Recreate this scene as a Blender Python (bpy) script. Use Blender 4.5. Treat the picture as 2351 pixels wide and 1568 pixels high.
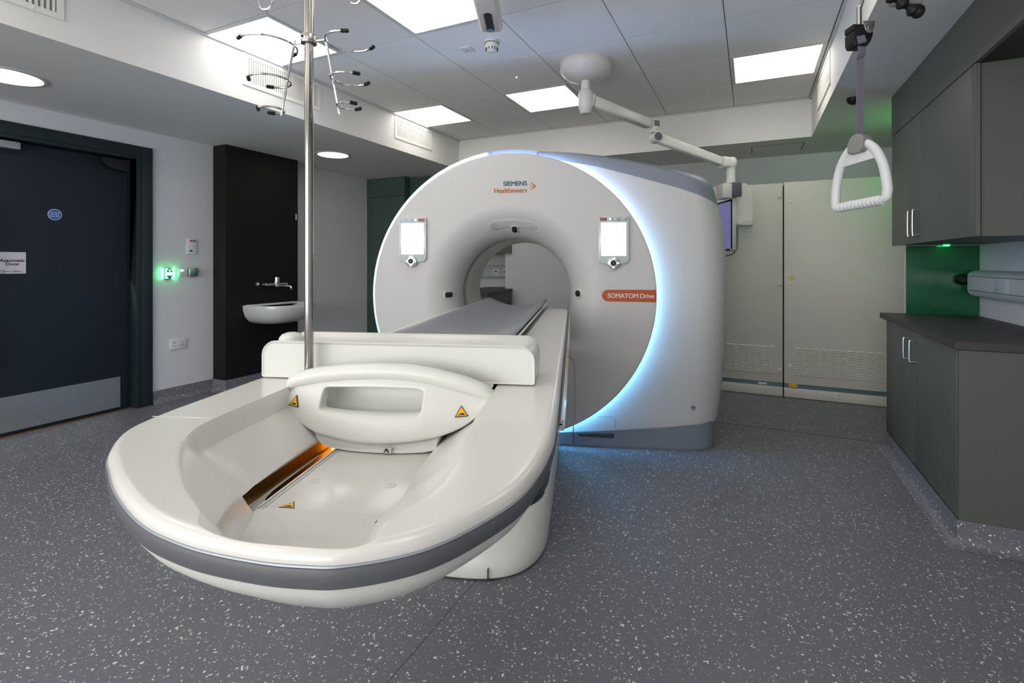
import bpy, bmesh, math
from mathutils import Vector, Matrix
PI=math.pi
for o in list(bpy.data.objects): bpy.data.objects.remove(o)
SC=bpy.context.scene
# ------------------------------------------------------------------ camera, world, exposure
CAM_YAW=math.radians(25.04)
cd=bpy.data.cameras.new('camera'); cam=bpy.data.objects.new('camera',cd); SC.collection.objects.link(cam)
cam.location=(0,0,1.2); cam.rotation_euler=(PI/2,0,CAM_YAW)
cd.sensor_fit='HORIZONTAL'; cd.sensor_width=36.0; cd.lens=1139/2351*36
cd.shift_x=-(1192-1175.5)/2351; cd.shift_y=-(784-603.5)/2351
cd.clip_start=0.02; cd.clip_end=60
SC.camera=cam
w=bpy.data.worlds.new('world'); SC.world=w; w.use_nodes=True
w.node_tree.nodes['Background'].inputs[0].default_value=(.5,.55,.6,1)
w.node_tree.nodes['Background'].inputs[1].default_value=0.15
vs=SC.view_settings; vs.view_transform='Standard'; vs.look='None'; vs.gamma=1; vs.use_curve_mapping=False
vs.exposure=0.95
PANEL_E=2.8      # ceiling light panels
DOWN_E=2.9       # round downlights
RING_E=14.0      # scanner light ring
# added fill: area light in a made-up window behind the camera
FILL_W=76.0
al=bpy.data.lights.new('unseen_fill_light','AREA'); al.shape='RECTANGLE'; al.size=4.6; al.size_y=1.45; al.energy=FILL_W; al.color=(1.0,.99,.975)
ao=bpy.data.objects.new('unseen_fill_light',al); SC.collection.objects.link(ao); ao.location=(-1.8,-2.56,1.50); ao.rotation_euler=(PI/2,0,0)
def spot_lamp(name,loc,col,power,r=.02,parent=None):
    l=bpy.data.lights.new(name,'POINT'); l.energy=power; l.color=col; l.shadow_soft_size=r
    o=bpy.data.objects.new(name,l); SC.collection.objects.link(o); o.location=loc
    return o
# ------------------------------------------------------------------ materials
def mat(name,col,rough=.5,metal=0,emit=None,es=0,coat=0,spec=.5,noise=None,bump=None,trans=0):
    m=bpy.data.materials.new(name); m.use_nodes=True; nt=m.node_tree; b=nt.nodes['Principled BSDF']
    b.inputs['Base Color'].default_value=(*col,1); b.inputs['Roughness'].default_value=rough
    b.inputs['Metallic'].default_value=metal; b.inputs['Specular IOR Level'].default_value=spec
    b.inputs['Coat Weight'].default_value=coat; b.inputs['Coat Roughness'].default_value=.12
    b.inputs['Transmission Weight'].default_value=trans
    if emit: b.inputs['Emission Color'].default_value=(*emit,1); b.inputs['Emission Strength'].default_value=es
    if noise or bump:
        tc=nt.nodes.new('ShaderNodeTexCoord'); n=nt.nodes.new('ShaderNodeTexNoise')
        sc,amt=noise or bump; n.inputs['Scale'].default_value=sc; n.inputs['Detail'].default_value=3
        nt.links.new(tc.outputs['Object'],n.inputs['Vector'])
        if noise:
            mx=nt.nodes.new('ShaderNodeMix'); mx.data_type='RGBA'
            mx.inputs[6].default_value=(*[c*(1-amt) for c in col],1); mx.inputs[7].default_value=(*[min(1,c*(1+amt)) for c in col],1)
            nt.links.new(n.outputs['Fac'],mx.inputs[0]); nt.links.new(mx.outputs[2],b.inputs['Base Color'])
        if bump:
            bp=nt.nodes.new('ShaderNodeBump'); bp.inputs['Strength'].default_value=bump[1]; bp.inputs['Distance'].default_value=.002
            nt.links.new(n.outputs['Fac'],bp.inputs['Height']); nt.links.new(bp.outputs['Normal'],b.inputs['Normal'])
    return m
def floor_mat():
    m=bpy.data.materials.new('speckled_vinyl'); m.use_nodes=True; nt=m.node_tree; b=nt.nodes['Principled BSDF']; L=nt.links.new
    tc=nt.nodes.new('ShaderNodeTexCoord')
    def chips(scale,thr,prob,seed):
        mp=nt.nodes.new('ShaderNodeMapping'); mp.inputs['Location'].default_value=(seed,seed*.7,seed*.3)
        L(tc.outputs['Object'],mp.inputs['Vector'])
        nz=nt.nodes.new('ShaderNodeTexNoise'); nz.inputs['Scale'].default_value=scale*1.7; nz.inputs['Detail'].default_value=1
        L(mp.outputs[0],nz.inputs['Vector'])
        mx=nt.nodes.new('ShaderNodeMixRGB'); mx.blend_type='LINEAR_LIGHT'; mx.inputs[0].default_value=.011
        L(mp.outputs[0],mx.inputs[1]); L(nz.outputs['Color'],mx.inputs[2])
        v=nt.nodes.new('ShaderNodeTexVoronoi'); v.feature='F1'; v.inputs['Scale'].default_value=scale; v.distance='MINKOWSKI'
        v.inputs['Exponent'].default_value=1.3
        L(mx.outputs[0],v.inputs['Vector'])
        sp=nt.nodes.new('ShaderNodeSeparateColor'); L(v.outputs['Color'],sp.inputs[0])
        # chip radius grows with the cell's random value
        r=nt.nodes.new('ShaderNodeMapRange'); r.inputs[1].default_value=1-prob; r.inputs[2].default_value=1; r.inputs[3].default_value=thr*.45; r.inputs[4].default_value=thr
        L(sp.outputs[0],r.inputs[0])
        a=nt.nodes.new('ShaderNodeMath'); a.operation='LESS_THAN'; L(v.outputs['Distance'],a.inputs[0]); L(r.outputs[0],a.inputs[1])
        c=nt.nodes.new('ShaderNodeMath'); c.operation='GREATER_THAN'; c.inputs[1].default_value=1-prob; L(sp.outputs[0],c.inputs[0])
        d=nt.nodes.new('ShaderNodeMath'); d.operation='MULTIPLY'; L(a.outputs[0],d.inputs[0]); L(c.outputs[0],d.inputs[1])
        return d
    c1=chips(56,.29,.80,3.1); c2=chips(84,.28,.62,9.7)
    mxm=nt.nodes.new('ShaderNodeMath'); mxm.operation='MAXIMUM'; L(c1.outputs[0],mxm.inputs[0]); L(c2.outputs[0],mxm.inputs[1])
    n=nt.nodes.new('ShaderNodeTexNoise'); n.inputs['Scale'].default_value=3; n.inputs['Detail'].default_value=5; L(tc.outputs['Object'],n.inputs['Vector'])
    base=nt.nodes.new('ShaderNodeMix'); base.data_type='RGBA'
    base.inputs[6].default_value=(.132,.133,.156,1); base.inputs[7].default_value=(.158,.158,.181,1); L(n.outputs['Fac'],base.inputs[0])
    mx=nt.nodes.new('ShaderNodeMix'); mx.data_type='RGBA'; mx.inputs[7].default_value=(.78,.78,.73,1)
    L(mxm.outputs[0],mx.inputs[0]); L(base.outputs[2],mx.inputs[6]); L(mx.outputs[2],b.inputs['Base Color'])
    b.inputs['Roughness'].default_value=.42; b.inputs['Specular IOR Level'].default_value=.4
    return m
M={}
M['floor']=floor_mat()
M['wall']=mat('painted_wall',(.60,.61,.64),.75,noise=(2,.015))
M['wallw']=mat('white_bulkhead_paint',(.72,.71,.69),.7,noise=(2,.015))
M['ceil']=mat('ceiling_tile_white',(.80,.79,.77),.8,bump=(60,.12))
M['grid']=mat('ceiling_grid_white',(.62,.62,.62),.5)
M['gap']=mat('shadow_gap_grey',(.26,.26,.25),.9)
M['grille']=mat('grille_cream',(.72,.71,.67),.4)
M['dark']=mat('dark_void',(.012,.012,.012),.9)
M['light']=mat('light_diffuser',(.8,.8,.8),.5,emit=(1,.955,.90),es=PANEL_E)
M['down']=mat('downlight_diffuser',(.8,.8,.8),.5,emit=(1,.95,.90),es=DOWN_E)
def ring_mat():
    m=mat('ring_led_gradient',(.3,.4,.5),.4,emit=(.3,.6,1),es=RING_E); nt=m.node_tree; b=nt.nodes['Principled BSDF']
    tc=nt.nodes.new('ShaderNodeTexCoord'); sp=nt.nodes.new('ShaderNodeSeparateXYZ'); nt.links.new(tc.outputs['Object'],sp.inputs[0])
    mr=nt.nodes.new('ShaderNodeMapRange'); mr.inputs[1].default_value=.05; mr.inputs[2].default_value=1.92; nt.links.new(sp.outputs[2],mr.inputs[0])
    cr=nt.nodes.new('ShaderNodeValToRGB'); e=cr.color_ramp.elements; e[0].color=(.13,.50,1,1); e[1].color=(.48,.62,1,1)
    n=e.new(.5); n.color=(.27,.62,1,1); nt.links.new(mr.outputs[0],cr.inputs[0]); nt.links.new(cr.outputs[0],b.inputs['Emission Color'])
    m2=nt.nodes.new('ShaderNodeMapRange'); m2.inputs[1].default_value=.05; m2.inputs[2].default_value=1.92; m2.inputs[3].default_value=RING_E*1.7; m2.inputs[4].default_value=RING_E*1.25
    nt.links.new(sp.outputs[2],m2.inputs[0]); nt.links.new(m2.outputs[0],b.inputs['Emission Strength']); return m
M['ring']=ring_mat()
M['slate']=mat('slate_cover',(.085,.09,.11),.5)
M['polesteel']=mat('pole_steel',(.40,.38,.35),.16,1)
M['door']=mat('navy_door_laminate',(.013,.021,.030),.6,spec=.3,noise=(6,.05))
M['frame']=mat('navy_frame_paint',(.012,.021,.027),.5,spec=.35)
M['steel']=mat('brushed_steel',(.50,.48,.46),.25,1)
def brushed():
    m=mat('brushed_kick_plate',(.66,.65,.62),.3,1); nt=m.node_tree; b=nt.nodes['Principled BSDF']; b.inputs['Anisotropic'].default_value=.9
    tg=nt.nodes.new('ShaderNodeTangent'); tg.direction_type='RADIAL'; tg.axis='Z'; nt.links.new(tg.outputs[0],b.inputs['Tangent']); return m
M['kick']=brushed()
M['chrome']=mat('chrome',(.75,.75,.75),.08,1)
M['satin']=mat('satin_metal',(.5,.5,.49),.35,1)
M['black']=mat('black_plastic',(.008,.008,.009),.5,spec=.3)
M['ips']=mat('black_wall_panel',(.008,.0078,.0078),.6,spec=.25,noise=(5,.05))
M['green']=mat('sage_laminate',(.094,.103,.090),.5,noise=(4,.03))
M['greend']=mat('dark_green_laminate',(.052,.09,.068),.5,noise=(4,.03))
M['worktop']=mat('dark_stone_worktop',(.045,.041,.044),.5,noise=(25,.15))
M['glassg']=mat('green_glass_splashback',(.004,.105,.04),.15,coat=.4)
M['cab']=mat('putty_cabinet_metal',(.60,.575,.53),.45,noise=(3,.01))
M['louvre']=mat('putty_louvre_metal',(.74,.72,.66),.4)
M['bluesteel']=mat('blue_grey_metal',(.12,.18,.2),.4,.3)
M['white']=mat('white_plastic',(.66,.66,.645),.35)
M['armw']=mat('arm_white',(.64,.63,.60),.35)
M['ceram']=mat('white_ceramic',(.62,.63,.65),.12,coat=.5)
M['table']=mat('cream_gloss_shell',(.635,.62,.59),.3,coat=.25)
M['scoop']=mat('white_cradle_shell',(.62,.62,.585),.4,coat=.1)
M['pad']=mat('grey_mattress_vinyl',(.225,.235,.26),.38)
M['band']=mat('slate_bumper',(.088,.09,.1),.5)
M['silver']=mat('silver_trim',(.36,.38,.43),.4,.4)
M['body']=mat('scanner_white_shell',(.53,.527,.52),.5)
M['bodyg']=mat('scanner_blue_grey',(.20,.225,.27),.45)
M['plinth']=mat('scanner_plinth_grey',(.19,.225,.27),.5)
M['spk']=mat('speaker_white',(.50,.497,.485),.5)
M['bore']=mat('bore_liner',(.68,.665,.61),.45)
M['boregr']=mat('bore_ring_grey',(.30,.31,.31),.5)
M['seam']=mat('seam_dark',(.05,.05,.05),.8)
M['screen']=mat('white_screen',(.9,.9,.9),.3,emit=(1,1,1),es=1.6)
M['panelg']=mat('panel_silver_green',(.52,.58,.56),.2,coat=.5)
M['stop']=mat('stop_red',(.22,.012,.012),.3)
M['orange']=mat('orange_sticker',(.44,.068,.006),.35,coat=.3)
M['ortext']=mat('orange_lettering',(.42,.075,.01),.5)
M['teal']=mat('teal_lettering',(.003,.075,.12),.5)
M['paletext']=mat('pale_lettering',(.62,.58,.58),.5)
M['window']=mat('dark_brown_window',(.018,.012,.006),.2,coat=.3)
M['amber']=mat('amber_metal',(.22,.11,.02),.35,.8)
M['ambled']=mat('amber_led',(.9,.4,.05),.4,emit=(1,.38,.03),es=3)
M['yellow']=mat('warning_yellow',(.78,.42,.01),.4)
M['ink']=mat('black_ink',(.02,.018,.02),.6)
M['navyink']=mat('navy_ink',(.02,.03,.10),.6)
M['paper']=mat('paper_sign',(.62,.60,.66),.5)
M['blue']=mat('blue_sign',(.01,.10,.42),.4)
M['red']=mat('red_button',(.5,.02,.02),.4)
M['greenb']=mat('green_button',(.01,.14,.07),.4)
M['blueb']=mat('blue_button',(.01,.03,.30),.4)
M['gled']=mat('green_led',(.3,1,.5),.4,emit=(.08,1,.32),es=9)
M['gledw']=mat('green_white_led',(.6,1,.7),.4,emit=(.35,1,.6),es=3)
M['wplate']=mat('white_wall_plate',(.66,.66,.70),.35)
M['trunk']=mat('trunking_white',(.46,.49,.52),.4)
M['strap']=mat('grey_webbing',(.15,.14,.185),.8)
M['gripg']=mat('grey_clamp',(.23,.225,.225),.5)
M['gripw']=mat('grip_white',(.66,.69,.69),.4)
M['lcd']=mat('blue_lcd',(.1,.1,.2),.2,emit=(.16,.15,.38),es=.32)
M['bellow']=mat('dark_bellows',(.02,.035,.05),.45)
M['greenlamp']=mat('green_lamp_lens',(.1,1,.3),.4,emit=(.05,1,.25),es=6)
# ------------------------------------------------------------------ frames and object helpers
GA=math.radians(17.84)     # the scanner and its table stand turned in the room
FR={'W':0.0,'G':GA}
def rot2(p,a): c,s=math.cos(a),math.sin(a); return (p[0]*c-p[1]*s,p[0]*s+p[1]*c,p[2])
def finish(bm,name,m,base,smooth=35,sub=0):
    me=bpy.data.meshes.new(name)
    bmesh.ops.remove_doubles(bm,verts=bm.verts,dist=1e-6)
    bmesh.ops.recalc_face_normals(bm,faces=bm.faces)
    bmesh.ops.translate(bm,verts=bm.verts,vec=(-base[0],-base[1],-base[2]))
    bm.to_mesh(me); bm.free()
    me.materials.append(M[m] if isinstance(m,str) else m)
    if smooth:
        for p in me.polygons: p.use_smooth=True
        me.set_sharp_from_angle(angle=math.radians(smooth))
    return me
def link(name,me):
    o=bpy.data.objects.new(name,me); SC.collection.objects.link(o); return o
class Thing:
    def __init__(s,name,label,cat,base,fr='W',group=None):
        s.base=base; s.fr=fr; o=s.o=bpy.data.objects.new(name,None); SC.collection.objects.link(o)
        o.empty_display_size=.05; o.location=rot2(base,FR[fr]); o.rotation_euler=(0,0,FR[fr])
        o['label']=label; o['category']=cat
        if group: o['group']=group
    def part(s,name,bm,m,parent=None,smooth=35,label=None,sub=0):
        me=finish(bm,name,m,s.base,smooth); o=link(name,me); o.parent=parent or s.o
        if sub: md=o.modifiers.new('sub','SUBSURF'); md.levels=sub; md.render_levels=sub
        if label: o['label']=label
        return o
def single(name,bm,m,label,cat,base,fr='W',group=None,smooth=35):
    me=finish(bm,name,m,base,smooth); o=link(name,me); o.location=rot2(base,FR[fr]); o.rotation_euler=(0,0,FR[fr])
    o['label']=label; o['category']=cat
    if group: o['group']=group
    return o
def struct(name,bm,m,smooth=35,parent=None):
    me=finish(bm,name,m,(0,0,0),smooth); o=link(name,me)
    if parent: o.parent=parent
    else: o['kind']='structure'
    return o
def dup(t,loc,label=None,rotz=None):
    r=t.copy(); SC.collection.objects.link(r); r.location=loc
    if rotz is not None: r.rotation_euler=(0,0,rotz)
    if label: r['label']=label
    for ch in [c for c in bpy.data.objects if c.parent==t]:
        c=ch.copy(); SC.collection.objects.link(c); c.parent=r
        for g in [x for x in bpy.data.objects if x.parent==ch]:
            d=g.copy(); SC.collection.objects.link(d); d.parent=c
    return r
# ------------------------------------------------------------------ mesh helpers
def B(): return bmesh.new()
def box(bm,a,b,bev=0,seg=2):
    x0,x1=sorted((a[0],b[0])); y0,y1=sorted((a[1],b[1])); z0,z1=sorted((a[2],b[2]))
    t=bmesh.new(); vs=[t.verts.new(p) for p in [(x0,y0,z0),(x1,y0,z0),(x1,y1,z0),(x0,y1,z0),(x0,y0,z1),(x1,y0,z1),(x1,y1,z1),(x0,y1,z1)]]
    for f in [(0,3,2,1),(4,5,6,7),(0,1,5,4),(1,2,6,5),(2,3,7,6),(3,0,4,7)]: t.faces.new([vs[i] for i in f])
    if bev: bmesh.ops.bevel(t,geom=t.edges[:],offset=bev,segments=seg,profile=.5,affect='EDGES')
    merge(bm,t); return bm
def merge(bm,t,mtx=None):
    mp={}
    for v in t.verts: mp[v]=bm.verts.new(mtx@v.co if mtx else v.co)
    for f in t.faces:
        try: bm.faces.new([mp[v] for v in f.verts])
        except ValueError: pass
    t.free()
def frame_of(d):
    d=Vector(d).normalized(); u=Vector((0,0,1)) if abs(d.z)<.9 else Vector((0,1,0))
    a=d.cross(u).normalized(); return a,d.cross(a).normalized(),d
def tube(bm,pts,r,n=14,caps=True,radii=None,flat=None):
    pts=[Vector(p) for p in pts]; rings=[]; prev=None
    for i,p in enumerate(pts):
        t=(pts[min(i+1,len(pts)-1)]-pts[max(i-1,0)]).normalized()
        if prev is None: a,b,_=frame_of(t)
        else:
            a=(prev-t*prev.dot(t)).normalized(); b=t.cross(a).normalized()
        prev=a; rr=radii[i] if radii else r
        ra,rb=(rr,rr) if not flat else (rr*flat[0],rr*flat[1])
        rings.append([bm.verts.new(p+a*ra*math.cos(2*PI*k/n)+b*rb*math.sin(2*PI*k/n)) for k in range(n)])
    for i in range(len(rings)-1):
        for k in range(n): bm.faces.new([rings[i][k],rings[i][(k+1)%n],rings[i+1][(k+1)%n],rings[i+1][k]])
    if caps: bm.faces.new(rings[0][::-1]); bm.faces.new(rings[-1])
    return bm
def cyl(bm,a,b,r,n=24,r2=None): return tube(bm,[a,b],r,n,radii=[r,r if r2 is None else r2])
def lathe(bm,prof,c=(0,0,0),axis='z',n=48,a0=0,a1=2*PI,capends=False):
    # prof: (radius, height) ; axis z: height up ; axis y: height along +y
    full=abs(a1-a0-2*PI)<1e-6; cols=n if full else n+1; R=[]
    for k in range(cols):
        a=a0+(a1-a0)*k/n; col=[]
        for r,h in prof:
            if axis=='z': p=(c[0]+r*math.cos(a),c[1]+r*math.sin(a),c[2]+h)
            elif axis=='y': p=(c[0]+r*math.cos(a),c[1]+h,c[2]+r*math.sin(a))
            else: p=(c[0]+h,c[1]+r*math.cos(a),c[2]+r*math.sin(a))
            col.append(bm.verts.new(p))
        R.append(col)
    for k in range(n if full else n):
        A=R[k]; Bc=R[(k+1)%cols]
        for i in range(len(prof)-1):
            try: bm.faces.new([A[i],Bc[i],Bc[i+1],A[i+1]])
            except ValueError: pass
    if capends:
        for i in (0,-1):
            if prof[i][0]>1e-6:
                try: bm.faces.new([R[k][i] for k in range(cols)])
                except ValueError: pass
    return bm
def grid(bm,rows,closed=False):
    V=[[bm.verts.new(p) for p in r] for r in rows]
    for i in range(len(V)-1):
        m=len(V[i]); 
        for j in range(m if closed else m-1):
            q=[V[i][j],V[i][(j+1)%m],V[i+1][(j+1)%m],V[i+1][j]]
            try: bm.faces.new(q)
            except ValueError: pass
    return V
def prism(bm,poly,y0,y1,axis='y',bev=0):
    def P(p,h):
        return {'y':(p[0],h,p[1]),'x':(h,p[0],p[1]),'z':(p[0],p[1],h)}[axis]
    t=bmesh.new(); A=[t.verts.new(P(p,y0)) for p in poly]; C=[t.verts.new(P(p,y1)) for p in poly]; n=len(poly)
    t.faces.new(A); t.faces.new(C[::-1])
    for i in range(n): t.faces.new([A[i],C[i],C[(i+1)%n],A[(i+1)%n]])
    if bev: bmesh.ops.bevel(t,geom=t.edges[:],offset=bev,segments=2,profile=.5,affect='EDGES')
    merge(bm,t); return bm
def rrect(x0,z0,x1,z1,r,n=6,rt=None):
    out=[]; rt=rt if rt is not None else r
    for cx,cz,a,q in ((x1-rt,z1-rt,0,rt),(x0+rt,z1-rt,PI/2,rt),(x0+r,z0+r,PI,r),(x1-r,z0+r,1.5*PI,r)):
        for k in range(n+1): out.append((cx+q*math.cos(a+PI/2*k/n),cz+q*math.sin(a+PI/2*k/n)))
    return out
def catmull(P,n=10,closed=False):
    P=[Vector(p) for p in P]; out=[]; m=len(P)
    for i in range(m if closed else m-1):
        if closed: a,b,c,d=P[i-1],P[i],P[(i+1)%m],P[(i+2)%m]
        else: a,b,c,d=P[max(i-1,0)],P[i],P[i+1],P[min(i+2,m-1)]
        for k in range(n):
            t=k/n; out.append(.5*((2*b)+(c-a)*t+(2*a-5*b+4*c-d)*t*t+(3*b-a-3*c+d)*t**3))
    if not closed: out.append(P[-1])
    return out
def interp(x,T):
    if x<=T[0][0]: return T[0][1]
    for (a,u),(b,v) in zip(T,T[1:]):
        if x<=b: return u+(v-u)*(x-a)/(b-a)
    return T[-1][1]
def sstep(a,b,x):
    t=min(1,max(0,(x-a)/(b-a))); return t*t*(3-2*t)
def text_bm(s,size,org,xd,yd,align='LEFT',bold=0,depth=.0006,font_x=1.0):
    cu=bpy.data.curves.new('t','FONT'); cu.body=s; cu.size=size; cu.align_x=align; cu.extrude=0; cu.resolution_u=4
    o=bpy.data.objects.new('t',cu); SC.collection.objects.link(o)
    bpy.context.view_layer.update(); dg=bpy.context.evaluated_depsgraph_get()
    me=bpy.data.meshes.new_from_object(o.evaluated_get(dg)); bm=bmesh.new(); bm.from_mesh(me)
    bpy.data.objects.remove(o); bpy.data.meshes.remove(me); bpy.data.curves.remove(cu)
    if bold:
        base=bm.copy()
        for k,(dx,dy) in enumerate(((bold,0),(bold*.5,0),(-bold*.5,0),(-bold,0),(0,bold*.4),(0,-bold*.4))): merge(bm,base.copy(),Matrix.Translation((dx,dy,.00012*(k+1))))
        base.free()
    xd=Vector(xd); yd=Vector(yd); nd=xd.cross(yd); org=Vector(org)
    for v in bm.verts: v.co=org+xd*v.co.x*font_x+yd*v.co.y+nd*v.co.z
    r=bmesh.ops.extrude_face_region(bm,geom=bm.faces[:])
    for v in [g for g in r['geom'] if isinstance(g,bmesh.types.BMVert)]: v.co+=nd*depth
    return bm
# ================================================================== ROOM SHELL
XL,XR=-4.6,1.30; Y0=-2.5; YB=5.78; CZ=2.644; SZ=2.302
bm=B(); box(bm,(XL-.2,Y0,-.05),(XR+.3,6.4,0)); struct('floor',bm,'floor',0)
# left wall with door opening Y .28..2.41
DO0,DO1,DT=.30,2.41,2.09
bm=B(); box(bm,(XL-.16,Y0,0),(XL,DO0,SZ)); box(bm,(XL-.16,DO0,DT),(XL,DO1,SZ)); box(bm,(XL-.16,DO1,0),(XL,6.2,SZ)); struct('wall_left',bm,'wall',0)
bm=B(); box(bm,(XR,Y0,0),(XR+.1,4.05,SZ)); struct('wall_right',bm,'wall',0)
bm=B(); box(bm,(-2.80,YB,0),(XR+.3,YB+.1,SZ)); box(bm,(-2.9,YB,0),(-2.80,6.2,SZ)); struct('wall_back',bm,'wall',0)
bm=B(); box(bm,(XL,6.121,0),(-2.8,6.22,SZ)); struct('wall_alcove',bm,'wall',0)
bm=B(); box(bm,(.932,4.05,0),(XR+.1,4.12,SZ)); box(bm,(XR+.1,4.05,0),(XR+.2,YB,SZ)); struct('wall_stub',bm,'wall',0)
bm=B(); box(bm,(XL-.16,Y0-.1,0),(XR+.1,Y0,.75)); box(bm,(XL-.16,Y0-.1,2.25),(XR+.1,Y0,2.8)); box(bm,(XL-.16,Y0-.1,.75),(-4.15,Y0,2.25)); box(bm,(.55,Y0-.1,.75),(XR+.1,Y0,2.25)); struct('wall_front',bm,'wall',0)  # unseen wall; its opening is made only for the added fill light
bm=B()
for a,b in (((-4.15,.75),(-4.09,2.25)),((.49,.75),(.55,2.25)),((-4.09,.75),(.49,.81)),((-4.09,2.19),(.49,2.25)),((-1.83,.81),(-1.77,2.19))): box(bm,(a[0],Y0-.05,a[1]),(b[0],Y0+.01,b[1]))
struct('added_window_1',bm,'frame',0)  # frame of the made-up window that holds the fill light
# ceiling recess with tiles
RX0,RX1,RY1=-3.12,.48,5.0
bm=B(); box(bm,(RX0-.02,Y0,CZ+.008),(RX1+.02,RY1+.02,CZ+.03)); c_o=struct('ceiling',bm,'gap',0)
bm=B()
for i in range(-5,1):
    for j in range(-10,3):
        x0=-.14+.6*i; y0=3.18+.6*j
        if y0+.6<Y0: continue
        if (i in (-5,-3,0)) and (j in (-8,-5,-2,1)): continue
        xa=max(x0+.003,RX0+.003); box(bm,(xa,max(y0+.003,Y0),CZ),(min(x0+.597,RX1),min(y0+.597,RY1),CZ+.009))
struct('ceiling_tiles',bm,'ceil',0,parent=c_o)
# soffits (solid dropped borders)
bm=B(); box(bm,(XL-.16,Y0,SZ),(RX0,6.2,CZ+.03)); struct('ceiling_left',bm,'wallw',0)
bm=B(); box(bm,(RX1,Y0,SZ),(XR+.2,6.2,CZ+.03)); struct('ceiling_right',bm,'wallw',0)
bm=B(); box(bm,(RX0,RY1,SZ),(RX1,6.2,CZ+.03)); struct('ceiling_back',bm,'wallw',0)
# thin shadow trim where tiles meet the bulkheads
bm=B(); box(bm,(RX0,Y0,CZ-.012),(RX0+.018,RY1,CZ-.002)); box(bm,(RX1-.018,Y0,CZ-.012),(RX1,RY1,CZ-.002)); box(bm,(RX0,RY1-.018,CZ-.012),(RX1,RY1,CZ-.002)); struct('trim_1',bm,'grid',0)
# access hatch lines in the back soffit
bm=B(); box(bm,(.005,5.20,SZ-.0015),(.011,5.56,SZ+.002)); box(bm,(.44,5.20,SZ-.0015),(.446,5.56,SZ+.002)); box(bm,(.005,5.20,SZ-.0015),(.446,5.204,SZ+.002)); struct('trim_2',bm,'seam',0)
# coved vinyl skirting
def cove(name,pts,nrm):
    # pts: polyline on floor at the wall, nrm: inward normal per point
    bm=B(); rows=[]
    for p,n in zip(pts,nrm):
        prof=[(0.004,.108),(.006,.10),(.008,.05),(.012,.03),(.022,.014),(.038,.005),(.055,.001)]
        rows.append([(p[0]+n[0]*a,p[1]+n[1]*a,h) for a,h in prof])
    grid(bm,rows); return struct(name,bm,'floor',60)
cove('baseboard_left',[(XL,2.49),(XL,3.01)],[(1,0)]*2)
cove('baseboard_sink',[(XL,3.02),(-4.42,3.02),(-4.42,3.83)],[(0,-1),(.9,-.9),(1,0)])
cove('baseboard_alcove',[(XL,3.84),(XL,5.09),(-3.98,5.09),(-3.98,5.3)],[(1,0),(1,-1),(1,-1),(1,0)])
cove('baseboard_right',[(.80,3.95),(.80,2.705),(1.3,2.705)],[(-1,0),(-.9,-.9),(0,-1)])
# dark joint lines in floor
bm=B(); box(bm,(-.35,4.016,0),(.83,4.022,.0006)); struct('trim_3',bm,'seam',0)
bm=B(); box(bm,(-.944,-.5,0),(-.941,1.76,.0005)); struct('trim_4',bm,mat('floor_seam',(.075,.075,.09),.6),0)
# ------------------------------------------------------------------ ceiling lights
def light_panel(x0,y0,label):
    t=Thing('ceiling_light_panel',label,'light',(x0+.3,y0+.3,CZ),group='square ceiling light panels'); 
    bm=B()
    for a,b in (((x0+.003,y0+.003),(x0+.597,y0+.030)),((x0+.003,y0+.570),(x0+.597,y0+.597)),((x0+.003,y0+.03),(x0+.030,y0+.57)),((x0+.570,y0+.03),(x0+.597,y0+.57))): box(bm,(a[0],a[1],CZ-.003),(b[0],b[1],CZ+.007))
    t.part('frame',bm,'grid',smooth=0)
    bm=B(); box(bm,(x0+.030,y0+.030,CZ+.001),(x0+.570,y0+.570,CZ+.007)); t.part('diffuser',bm,'light',smooth=0)
    return t
NM={(-5,-2):'square ceiling light panel behind the drip pole, against the left bulkhead',(-3,-2):'large square ceiling light panel at top edge, left of the hanging camera',
(-5,1):'far square ceiling light panel beside the small wall grille',(-3,1):'square ceiling light panel just left of the ceiling arm mount',(0,1):'square ceiling light panel in the far right corner of the tiled ceiling',
(0,-2):'square ceiling light panel overhead on the right, before the corner one',(-5,-5):'square ceiling light panel overhead at left, above the camera',(-3,-5):'square ceiling light panel overhead in the middle, above the camera',(0,-5):'square ceiling light panel overhead at right, above the camera',
(-5,-8):'rear left square ceiling light panel',(-3,-8):'rear middle square ceiling light panel',(0,-8):'rear right square ceiling light panel'}
for (i,j),lb in NM.items(): light_panel(-.14+.6*i,3.18+.6*j,lb)
def downlight(x,y,r,label):
    t=Thing('round_downlight',label,'light',(x,y,SZ),group='round downlights in the left soffit')
    bm=B(); lathe(bm,[(r-.018,-.001),(r-.016,-.007),(r,-.006),(r+.012,-.002),(r+.014,0)],(x,y,SZ)); t.part('rim',bm,'grid')
    bm=B(); lathe(bm,[(0,-.003),(r-.017,-.003)],(x,y,SZ)); t.part('diffuser',bm,'down',smooth=0)
downlight(-3.97,1.37,.175,'large round downlight above the dark door'); downlight(-3.855,3.775,.165,'round downlight in the left soffit beyond the wash basin panel')
downlight(-3.24,5.48,.17,'small unseen round downlight added in the alcove behind the scanner')  # unseen lamp, added to light the alcove behind the bore
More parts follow.
